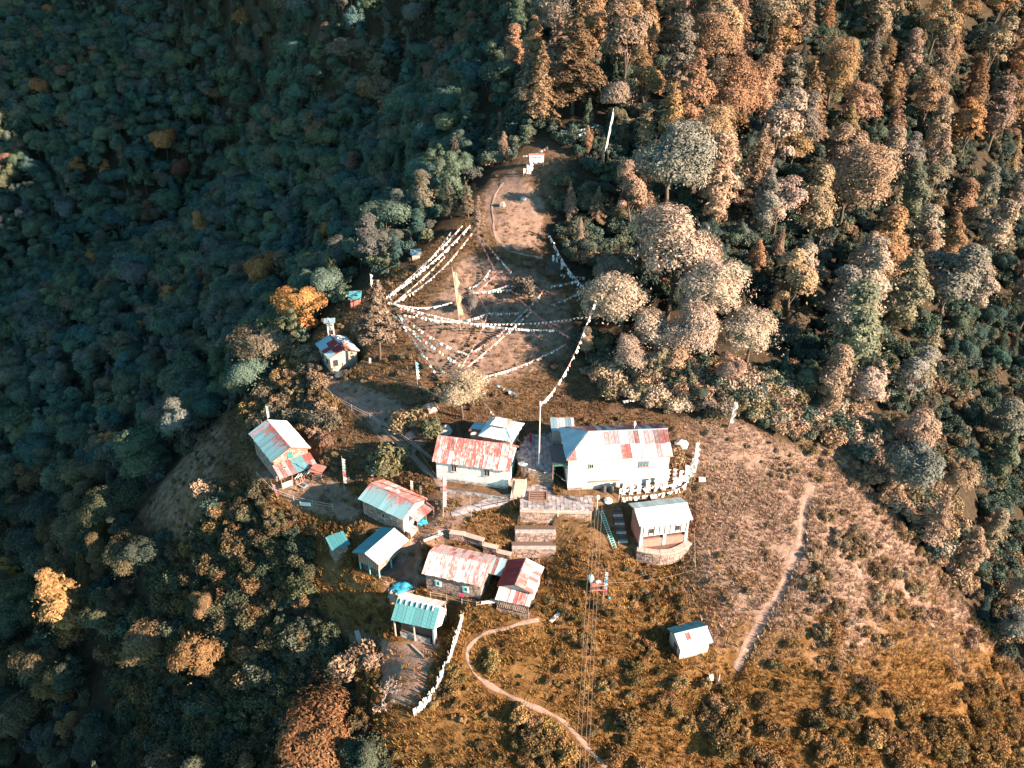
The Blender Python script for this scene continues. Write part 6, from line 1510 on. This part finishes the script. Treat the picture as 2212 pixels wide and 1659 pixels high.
def rails(pix, label, h=1.0, mat='palewood', posts_=True, name='rail_fence'):
    pt = [P(*q) for q in pix]; root = empty(name, pt[0], 0, label, 'fence')
    for i, p in enumerate(pt): MB().tube(p - pt[0] - Vector((0, 0, .4)), p - pt[0] + Vector((0, 0, h + .15)), .055, .045, 5).build('post', M[mat], root)
    for i in range(len(pt) - 1):
        for k in (.5, .95): MB().bar(pt[i] - pt[0] + Vector((0, 0, h * k)), pt[i + 1] - pt[0] + Vector((0, 0, h * k)), .06).build('rail', M[mat], root)
    return root
rails([(930, 1290), (965, 1296), (998, 1306), (1030, 1312), (1062, 1306), (1085, 1298)], 'thin rail fence in front of the stone house with framed windows')
rails([(556, 1030), (590, 1065), (635, 1082), (676, 1092), (720, 1100)], 'thin fence along the yard edge below the leftmost house')
rails([(692, 832), (720, 862), (760, 885), (800, 905), (850, 935), (905, 975), (942, 1005)], 'long thin fence line from the upper hut towards the white hall')
rails([(1040, 1100), (1075, 1092), (1110, 1086)], 'short dark post fence left of the lower terrace', mat='darkwood')
rails([(1128, 1108), (1165, 1112), (1205, 1114), (1245, 1114), (1275, 1108)], 'pale rail along the front of the lower terrace', mat='whitepole', h=.9)
q = P(647, 1084, .9); o = MB().prism([(0, 0, 0), (1.9, -.3, 0), (1.9, -.3, -.8), (0, 0, -.8)], (0, .04, 0)).build('laundry_cloth', M['flag_w']); o.location = q; tag(o, 'grey cloth hung on the yard fence below the leftmost house', 'cloth')
q = P(993, 1283, .9); o = MB().prism([(0, 0, 0), (.55, -.1, 0), (.5, -.1, -.75), (.3, -.06, -.55), (.05, 0, -.7)], (0, .05, 0)).build('pink_cloth', M['pink']); o.location = q + Vector((0, -.1, .2)); tag(o, 'small bright pink cloth hanging below the right framed window', 'cloth')
o = MB().blob((0, 0, 0), .7, .5, .28, 2, .3, 2).build('blue_umbrella', M['galv']); o.location = atz(*Z1(778, 465), 3.0); tag(o, 'pale blue awning cover at the top of the reddish steps', 'awning')
MB().tube((0, 0, -1.2), (0, 0, 0), .04).build('stand', M['pole'], o)
for i, (x, y, s) in enumerate(((886, 945, 1.0), (962, 935, 1.3), (930, 888, 1.4), (1030, 940, .8), (1085, 445, .8), (1130, 432, .7), (735, 812, 1.0), (722, 806, .8), (748, 808, .7), (1470, 965, 1.2))):
    q = P(x, y); o = MB().blob((0, 0, s * .3), s, s * .8, s * .8, i + 4, .5, 2).build('boulder', M['stone_gray'] if i % 2 else M['stone']); o.location = q
    tag(o, ('upright pinkish boulder left of the round dark green bush', 'boulder right of the round dark green bush', 'grey boulder left of the pale feathery tree', 'boulder behind the white hall', 'small rock on the bare knoll shoulder, left one', 'small rock on the bare knoll shoulder, right one', 'rock at the foot of the upper hut gable', 'rock left of the upper hut gable', 'reddish rock right of the upper hut gable', 'dark boulder at the right end of the large hall')[i], 'boulder')
# lamp post, power pole and wires
b = P(1288, 1114); d = ray(1291, 1078); top = CAM + d * (b.y / d.y); lp = empty('lamp_post', b, 0, 'thin lamp post with white globe at the right end of the lower terrace', 'lamp post')
MB().tube((0, 0, -.4), top - b, .07, .05).build('post', M['whitepole'], lp); MB().blob((top - b) + Vector((0, 0, .3)), .32, .32, .42, 1, .05).build('globe', M['lamp'], lp); MB().bar((top - b) + Vector((-.8, 0, -.7)), (top - b) + Vector((.8, 0, -.7)), .09).build('cross_arm', M['pole'], lp)
q = P(1313, 1085); heap('white_sack', 'rounded white sack beside the lamp post', q, .65, .5, .6, 'lamp', 'sack', 7, .25)
for i, (x, xb) in enumerate(((1277, 1236), (1283, 1246), (1289, 1258), (1295, 1266))):
    a = top + Vector((-.75 + i * .5, 0, -.7)); e = P(xb, 1760, 9.0); m_ = MB(); n = 40; m_.polytube([a.lerp(e, k / n) - Vector((0, 0, 4 * 1.6 * (k / n) * (1 - k / n))) - a for k in range(n + 1)], .022, 4)
    o = m_.build('power_line', M['wire']); o.location = a; tag(o, 'thin power line running down to the bottom edge, %s of four from the left' % words[i], 'wire', 'power lines')
def wire(a, b, label, sag=.8, r=.02):
    n = 24; m_ = MB(); m_.polytube([a.lerp(b, k / n) - Vector((0, 0, 4 * sag * (k / n) * (1 - k / n))) - a for k in range(n + 1)], r, 4); o = m_.build('wire', M['wire']); o.location = a; tag(o, label, 'wire')
wire(P(1310, 1258, 2.5), P(1501, 1230, 1.0), 'thin cable from the flag pole stand to the post below the lodge', .8)
wire(P(1500, 1140, 3.2), P(1503, 1228, 1.2), 'cable dropping from the lodge corner down the slope', .2)
wire(P(1550, 1380, .9), P(1550, 1470, .9), 'pale cable beside the lone hut on the lower right', .1)
wire(P(730, 860, 1.5), P(955, 1042, 2.0), 'long cable from the upper yard to the white hall', 1.0)
wire(P(905, 972, 1.2), P(955, 1042, 3.0), 'short second cable to the left wall of the white hall', .4)
wire(P(1330, 262, 6), P(1480, 215, 6), 'cable across the small clearing at the top right', 1.0, .03)
q = P(1288, 1275); sd2 = empty('wayside_stand', q, R(5), 'small dark stand with red shelf and pale cover under the power lines', 'stand')
posts(sd2, [((x, y, -.3), (x, y, 2.0)) for x in (-.8, .8) for y in (-.4, .5)], 'darkwood', .06); MB().box(-.9, .9, -.5, .6, 1.25, 1.35).build('shelf', M['redpaint'], sd2); MB().box(-.9, .9, -.5, .6, .35, .45).build('lower_shelf', M['redpaint'], sd2); MB().box(-.75, .75, -.3, .5, .46, 1.2).build('crate', M['darkwood'], sd2)
MB().blob((-.9, .1, 2.3), .42, .35, .85, 3, .3).build('pale_cover', M['galv'], sd2); MB().blob((.2, .1, 1.55), .4, .3, .22, 5, .2).build('basin', M['lamp'], sd2)
o = MB().blob((0, 0, .2), .22, .22, .22, 1, .1).build('blue_bucket', M['tarp']); o.location = P(1315, 1293); tag(o, 'tiny bright blue bucket right of the wayside stand', 'bucket')
q = P(1551, 1478); st2 = empty('valve_post', q, 0, 'small dark post stand beside a white box on the lower right slope', 'stand'); MB().box(-.4, .4, -.3, .3, -.3, .6).build('base', M['darkwood'], st2); MB().tube((0, 0, .5), (0, 0, 2.0), .05).build('post', M['whitepole'], st2)
o = MB().hexa([(-.35, -.25, 0), (.35, -.25, 0), (.35, .25, 0), (-.35, .25, 0), (-.28, -.2, .9), (.28, -.2, .85), (.28, .2, .85), (-.28, .2, .9)]).build('white_box', M['lamp']); o.location = P(1535, 1468); tag(o, 'white box standing left of the dark post on the lower right slope', 'box')
# white cloth lying right of the prayer poles
o = MB().prism([(-.6, -.5, .3), (.5, -.4, .2), (.6, .4, .45), (-.4, .5, .5)], (0, 0, .05)).build('white_sheet_cloth', M['flag_w']); o.location = P(1516, 1040, .2); tag(o, 'white cloth spread on the slope right of the prayer poles', 'cloth')

# ------------------------------------------------------------------ signboard on the ridge
q = P(1159, 362); sg = empty('signboard', q, R(0), 'white signboard with one line of dark lettering and red trim on the ridge path', 'sign')
d0 = ray(1159, 343); zc_ = (CAM + d0 * (q.y / d0.y)).z - q.z
for x in (-1.5, 1.5): MB().tube((x, 0, -.4), (x, 0, zc_ + 1.2), .07).build('post', M['pole'], sg)
bd = MB().box(-1.65, 1.65, -.1, -.04, zc_ - .75, zc_ + .85).build('board', M['white'], sg)
MB().box(-1.8, 1.8, -.14, .02, zc_ + .86, zc_ + 1.2).build('trim', M['redpaint'], sg)
lt_ = MB(); x = -1.3
for k in range(13):
    if k == 6: lt_.box(x, x + .2, -.112, -.1, zc_ + .12, zc_ + .55); x += .3; continue
    w_ = random.uniform(.1, .17); lt_.box(x, x + w_, -.112, -.1, zc_ + .14, zc_ + random.uniform(.3, .42)); x += w_ + .03
o = lt_.build('lettering', M['slate'], bd); o['kind'] = 'stuff'
for (x, dz, w, h) in ((-1.35, -1.2, .42, 1.1), (-.2, -1.0, .9, .4), (.9, -.95, .7, .3)):
    o = MB().prism([(x - w / 2, -.16, zc_ - .6), (x + w / 2, -.16, zc_ - .6), (x + w * .35, -.2, zc_ - .6 - h), (x - w * .3, -.2, zc_ - .55 - h)], (0, .03, 0)).build('scarf', M['flag_w'], sg)

# ------------------------------------------------------------------ the person in maroon
q = atz(*Z1(832, 299), 2.03)
pe = empty('person', q, R(20), 'person in maroon robe with bent arms standing in the courtyard near the bushes', 'person')
sk = [((0, 0, .95), .17), ((0, 0, 1.12), .17), ((0, .02, 1.32), .18), ((0, .01, 1.45), .09), ((0, 0, 1.52), .065), ((0, -.01, 1.62), .1), ((0, 0, 1.72), .095),
      ((.19, .01, 1.38), .065), ((.27, 0, 1.12), .05), ((.14, -.2, 1.08), .04), ((.07, -.25, 1.09), .035), ((-.19, .01, 1.38), .065), ((-.27, 0, 1.12), .05), ((-.14, -.2, 1.06), .04), ((-.07, -.25, 1.07), .035),
      ((.1, 0, .85), .11), ((.11, -.02, .48), .075), ((.11, .02, .09), .05), ((.11, -.14, .04), .04), ((-.1, 0, .85), .11), ((-.11, .02, .48), .075), ((-.11, .05, .09), .05), ((-.11, -.1, .04), .04)]
ed = [(0, 1), (1, 2), (2, 3), (3, 4), (4, 5), (5, 6), (3, 7), (7, 8), (8, 9), (9, 10), (3, 11), (11, 12), (12, 13), (13, 14), (0, 15), (15, 16), (16, 17), (17, 18), (0, 19), (19, 20), (20, 21), (21, 22)]
me = bpy.data.meshes.new('body'); me.from_pydata([a for a, _ in sk], ed, []); me.update(); me.materials.append(M['skin'])
bo = link('body', me, pe); bo.modifiers.new('skin', 'SKIN'); bo.modifiers.new('sub', 'SUBSURF').levels = 1
for v, (_, r) in zip(me.skin_vertices[0].data, sk): v.radius = (r, r * .85)
me.skin_vertices[0].data[0].use_root = True
n = 14; V, F = [], []
prof = [(.05, .27), (.35, .25), (.7, .23), (.98, .215), (1.15, .22), (1.34, .235), (1.44, .14)]
for z, r in prof:
    for k in range(n): a = 6.283 * k / n; f = 1 + (.12 * math.sin(k * 3) if z < .9 else 0); V.append((math.cos(a) * r * f, math.sin(a) * r * .8 * f, z))
for i in range(len(prof) - 1):
    for k in range(n): F.append((i * n + k, i * n + (k + 1) % n, (i + 1) * n + (k + 1) % n, (i + 1) * n + k))
me = bpy.data.meshes.new('robe'); me.from_pydata(V, [], F); me.update(); me.materials.append(M['robe']); link('robe', me, pe)
for s in (-1, 1): MB().polytube([(.18 * s, .01, 1.4), (.275 * s, 0, 1.12), (.16 * s, -.18, 1.085)], [.085, .08, .06], 8).build('sleeve', M['robe'], pe)
MB().blob((0, .015, 1.70), .105, .115, .1, 2, .05).build('hair', M['hair'], pe)
MB().blob((0, -.105, 1.63), .018, .025, .025, 1, .05, 1).build('nose', M['skin'], pe)
